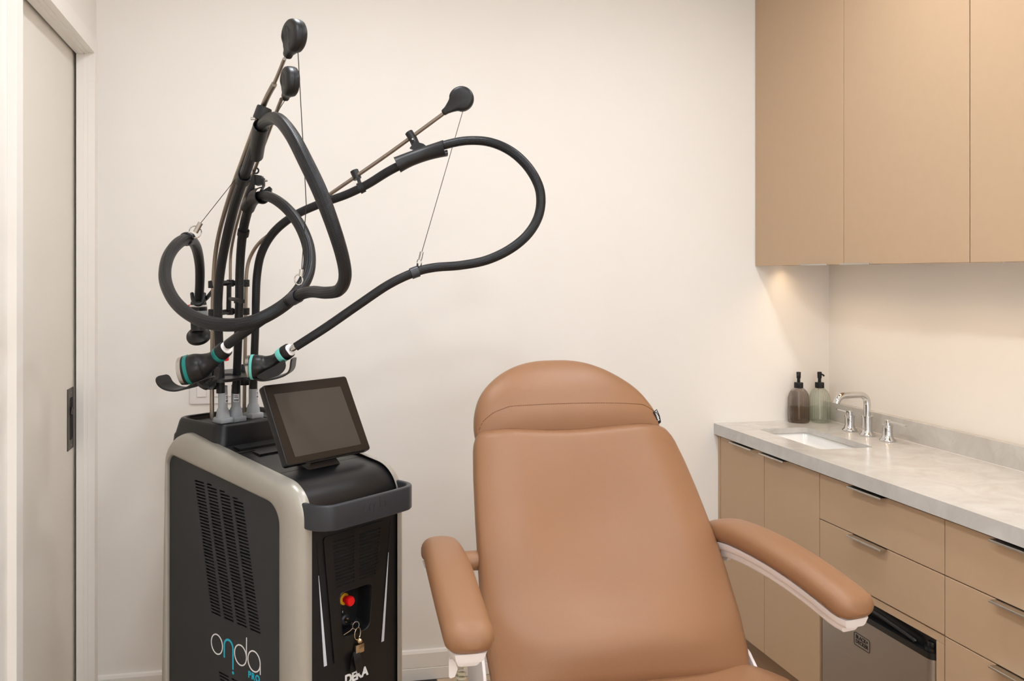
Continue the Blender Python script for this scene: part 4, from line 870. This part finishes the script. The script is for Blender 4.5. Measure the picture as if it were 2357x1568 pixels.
def ends(s, s0, s1, r):
    """1 in the middle, falling to 0 at the ends like a quarter circle"""
    d = min(s - s0, s1 - s)
    return 1 if d >= r else math.sqrt(max(0, 1 - ((r - d)/r)**2))
def samples(a, b, n, r):
    e1 = [a + r*(1-math.cos(math.pi/2*k/8)) for k in range(9)]; e2 = [b - r*(1-math.cos(math.pi/2*k/8)) for k in range(8, -1, -1)]
    m_ = [lerp(a+r, b-r, k/n) for k in range(1, n)]
    return e1 + m_ + e2
# backrest
S0, S1 = -.055, .587
LS, LX = [-.06, .0, .056, .122, .249, .353, .463, .531, .56], [.470, .4655, .461, .459, .466, .472, .480, .487, .491]
RS, RX = [-.06, .01, .087, .185, .285, .402, .485, .544, .56], [1.078, 1.090, 1.093, 1.089, 1.080, 1.063, 1.048, 1.034, 1.028]
def cr(s, r=.045, k=.035): return k*(1 - ends(s, S0-.03, S1, r))
bxl = lambda s: interp(s, LS, LX) + cr(s); bxr = lambda s: interp(s, RS, RX) - cr(s)
TB = .048
def bfront(r, s):
    e_ = ends(s, S0, S1, .035); base = TB*sell(r, 3.2)*e_
    lum = .050*math.exp(-((s-.045)/.075)**2)*(1-abs(r)**2.6)
    hol = -.022*math.exp(-((s-.33)/.15)**2)*math.exp(-(r/.55)**2)
    bol = .008*math.exp(-((abs(r)-.72)/.18)**2)*sstep((s-.1)/.2)*e_
    return base + lum + hol*e_ + bol
def bback(r, s): return -.050*sell(r, 3.2)*ends(s, S0, S1, .035)
bwarp = lambda x, s: -.010*math.exp(-((x-.74)/.13)**2)*sstep((s-.42)/.16) - .006*sstep((x-.95)/.1)*sstep((s-.42)/.16)
cushion('backrest', samples(S0, S1, 40, .035), bxl, bxr, bfront, bback, ch, warp=bwarp, label='tan padded backrest')
# piping stitch along the backrest top edge
def dashes(pts, r, parent, name='stitching'):
    bm = B(); P = [Vector(p) for p in pts]; ln = 0; i = 0
    for a, b in zip(P[:-1], P[1:]):
        d_ = b-a; tube([a + d_*.10, a + d_*.68], r, 5, bm)
    o = obj(name, bm, 'seam', parent); o['kind'] = 'stuff'; return o
def along(fx_, n): return [fx_(k/n) for k in range(n+1)]
dashes(along(lambda f: (lambda x: bp(x, S1-.004 + bwarp(x, S1), bfront((x-.763)/.25, S1-.004)+.0008))(lerp(.56, .98, f)), 80), .0007, ch)
# headrest: dome-shaped pillow behind the backrest top edge
HSs = [.50, .575, .614, .645, .681, .712, .745, .766, .779, .7855, .7875]
HL = [.512, .4985, .4995, .506, .521, .545, .585, .625, .665, .705, .753]
HR = [1.000, 1.0075, 1.0025, .990, .968, .938, .893, .854, .817, .785, .754]
hol_ = catmull([(a, b) for a, b in zip(HSs, HL)], 8); hor_ = catmull([(a, b) for a, b in zip(HSs, HR)], 8)
hxl = lambda s: interp(s, [p[0] for p in hol_], [p[1] for p in hol_]); hxr = lambda s: interp(s, [p[0] for p in hor_], [p[1] for p in hor_])
H0, H1 = .50, .7875
def hfront(r, s):
    seam = .628; low = sstep((s-.52)/(seam-.52)); t_ = max(0, (s-seam)/(H1-seam))
    amp = (.052*low + .004) if s < seam else .056*math.sqrt(max(0, 1-t_**2.2))
    return amp*sell(r, 3.2) - .008
def hback(r, s):
    t_ = max(0, (s-.6)/(H1-.6)); return -.052*math.sqrt(max(0, 1-t_**2.2))*sell(r, 2.6) - .009
hs = [lerp(H0, .62, k/10) for k in range(10)] + [H1 - (H1-.62)*(1-math.sin(math.pi/2*k/24)) for k in range(25)]
hdr = cushion('headrest', hs, hxl, hxr, hfront, hback, ch, label='tan dome-shaped headrest with a stitched seam')
sxs, sss = [.5045, .517, .545, .588, .75, .872, .959, .993], [.582, .604, .622, .6345, .636, .634, .632, .618]
def seam_pt(f):
    x = lerp(.506, .992, f); s = interp(x, sxs, sss); a, b = hxl(s), hxr(s); return bp(x, s, hfront((x-(a+b)/2)/((b-a)/2), s)+.0006)
dashes(along(seam_pt, 96), .0008, hdr)
lbp = [bp(x, s, z) for x, s, z in ((.992, .617, .026), (1.001, .602, .016), (1.006, .588, .004))]
bm = loft([[p + BX*.006*k + BN*.0 + BA*.004*k for k in (-1, 1)] + [p + BX*.006*k + BA*.004*k + BN*.0012 for k in (1, -1)] for p in lbp])
tgp = obj('fabric_tag', bm, 'print', hdr, label='small black woven label with white lettering')
tdir = (lbp[2]-lbp[0]).normalized()
TT = basis(lerp(lbp[0], lbp[2], .42) + BN*.0035, -tdir, (BX*.8+BA*.5 - tdir*(BX*.8+BA*.5).dot(tdir)))
obj('tag_lettering', text('IMPACT', .0085, TT, .0003, .0002), 'logowhite', tgp, smooth=False)
# seat
SA = Vector((0, -1, -.02)).normalized()
seat_z = .545
L = []; ys = samples(0, .62, 24, .05)
for q in ys:
    y = 2.03 - q; e_ = ends(q, 0, .62, .05)
    xl_ = .470 - .02*sstep((q-.02)/.1) + .02*(1-e_); xr_ = 1.085 + .085*sstep((q-.02)/.16) - .02*(1-e_) - .0; c_, h_ = (xl_+xr_)/2, (xr_-xl_)/2; lp = []
    for k in range(33):
        r = -math.cos(math.pi*k/32); lp.append(Vector((c_+h_*r, y, seat_z - .02*q + (.050*sell(r, 2.8) + .012*math.exp(-((abs(r)-.7)/.2)**2))*(.35+.65*e_) - .05*(1-e_))))
    for k in range(31, 0, -1):
        r = -math.cos(math.pi*k/32); lp.append(Vector((c_+h_*r, y, seat_z - .05*sell(r, 3)*(.35+.65*e_))))
    L.append(lp)
obj('seat', loft(L), 'leather', ch, angle=75, label='tan padded seat')
# white hinge plates either side of the joint
for x, s_ in ((.452, -1), (1.098, 1)):
    pr = rpoly([(2.10, .45), (1.92, .45), (1.94, .60), (2.02, .74), (2.06, .772), (2.12, .755)] if s_ < 0 else [(2.10, .42), (1.93, .42), (1.895, .53), (1.905, .575), (1.95, .605), (2.12, .60)], .03, 5)
    obj('hinge_plate', plate(pr, [], .008, Matrix.Translation((x-.004, 0, 0)) @ Matrix(((0, 0, 1, 0), (1, 0, 0, 0), (0, 1, 0, 0), (0, 0, 0, 1))), .002), 'whiteplastic', ch, label='white side plate')
# pedestal (mostly below the picture)
obj('pedestal', loft([[Vector((p[0], p[1], z)) for p in rpoly([(.765-w_, 1.78-d_), (.765+w_, 1.78-d_), (.765+w_, 1.78+d_), (.765-w_, 1.78+d_)], .05, 4)] for w_, d_, z in ((.27, .36, 0), (.27, .36, .06), (.24, .33, .09), (.15, .16, .14), (.14, .15, .44), (.22, .24, .49))]), 'whiteplastic', ch)
obj('backrest_frame', loft([[bp(x, s, -.052 - t_) for x, s in ((.60, -.04), (.93, -.04), (.90, .52), (.63, .52))] for t_ in (0, .02)]), 'whiteplastic', ch)
# armrests
def armrest(ctr, sgn, label):
    P = [Vector(p) for p in catmull(ctr, 8)]; n = len(P)
    fr = frames(P, CU)
    W, Tt, Tb = .050, .034, .026
    def sec(i, w_, top, bot, pw=2.6, grow=1.0, nseg=28):
        t_, a, b = fr[i]; a = CU - t_*CU.dot(t_); a.normalize(); b = t_.cross(a)
        out = []
        for k in range(nseg):
            th = 2*math.pi*k/nseg; c_, s_ = math.cos(th), math.sin(th)
            x = w_*math.copysign(abs(c_)**(2/pw), c_); z = (top if s_ > 0 else bot)*math.copysign(abs(s_)**(2/pw), s_)
            out.append(P[i] + b*x + a*z)
        return out
    tot = sum((P[i+1]-P[i]).length for i in range(n-1)); acc = 0; L = []
    for i in range(n):
        if i: acc += (P[i]-P[i-1]).length
        d_ = min(acc, tot-acc); e_ = 1 if d_ > .035 else math.sqrt(max(.0, 1-((.035-d_)/.035)**2))
        wf = .88 + .12*sstep(acc/tot*2)
        L.append(sec(i, W*wf*max(e_, .10)**.7, Tt*max(e_, .06), Tb*max(e_, .06)))
    ar = obj('armrest', loft(L), 'leather', ch, angle=75, label=label)
    # stepped white shell below
    i0 = int(n*.12)
    for w_, z0, z1, s_e in ((.043, -.020, -.040, 1), (.034, -.038, -.058, .86)):
        L = []; m_ = n - 1; idx = list(range(i0, m_))
        for j, i in enumerate(idx):
            t_, a, b = fr[i]; a = (CU - t_*CU.dot(t_)).normalized(); b = t_.cross(a)
            f = j/(len(idx)-1); d_ = min(f, 1-f); e_ = 1 if d_ > .06 else math.sqrt(max(.02, 1-((.06-d_)/.06)**2)); e_ = max(e_, .72)
            q = P[i] + t_*(-.012 if s_e < 1 else 0)
            pr_ = rpoly([(-w_*e_, z0), (-w_*e_*.86, z1), (w_*e_*.86, z1), (w_*e_, z0)], [0, .009, .009, 0], 4)
            L.append([q + b*x + a*z for x, z in pr_])
        obj('armrest_shell', loft(L), 'whiteplastic', ar, angle=50, label='white stepped armrest shell')
    return ar, P
al, PL = armrest([(.380, 2.14, .816), (.377, 2.07, .846), (.370, 1.94, .846), (.365, 1.81, .822), (.364, 1.668, .781)], -1, 'tan padded armrest beside the machine')
arr, PR = armrest([(1.112, 2.16, .818), (1.124, 2.07, .848), (1.150, 1.94, .846), (1.178, 1.81, .824), (1.206, 1.672, .786)], 1, 'tan padded armrest beside the counter')
obj('armrest_post', tube([(.39, 2.092, .812), (.49, 2.092, .812)], .023, 24), 'leather', ch); obj('post_flange', lathe([(.034, 0), (.034, .006), (.028, .007)], (.408, 2.092, .812), (1, 0, 0), 28), 'whiteplastic', ch)
obj('armrest_post', tube([(1.13, 2.095, .808), (1.05, 2.095, .808)], .026, 24), 'leather', ch); obj('post_cup', lathe([(.034, 0), (.034, .012), (.028, .013)], (1.108, 2.095, .806), (1, 0, 0), 28), 'whiteplastic', ch)
# hand-control bracket and coiled cord under the left armrest
q = pd(1040, 1535, 1.78)
obj('cord_bracket', loft([[q + CR*x + CU*z + CF*y for x, z in rpoly([(-.006, .018), (.004, .018), (.012, -.002), (.006, -.018), (-.006, -.022)], .004, 3)] for y in (-.006, .006)]), 'whiteplastic', ch)
hx = []
c0 = pd(1060, 1540, 1.79)
for k in range(0, 260):
    th = k/260*2*math.pi*13; hx.append((c0.x + .0085*math.cos(th), c0.y + .0085*math.sin(th), c0.z - .0095*13*k/260))
obj('coiled_cord', tube(hx, .0030, 8), 'putty', ch, label='beige coiled control cord')
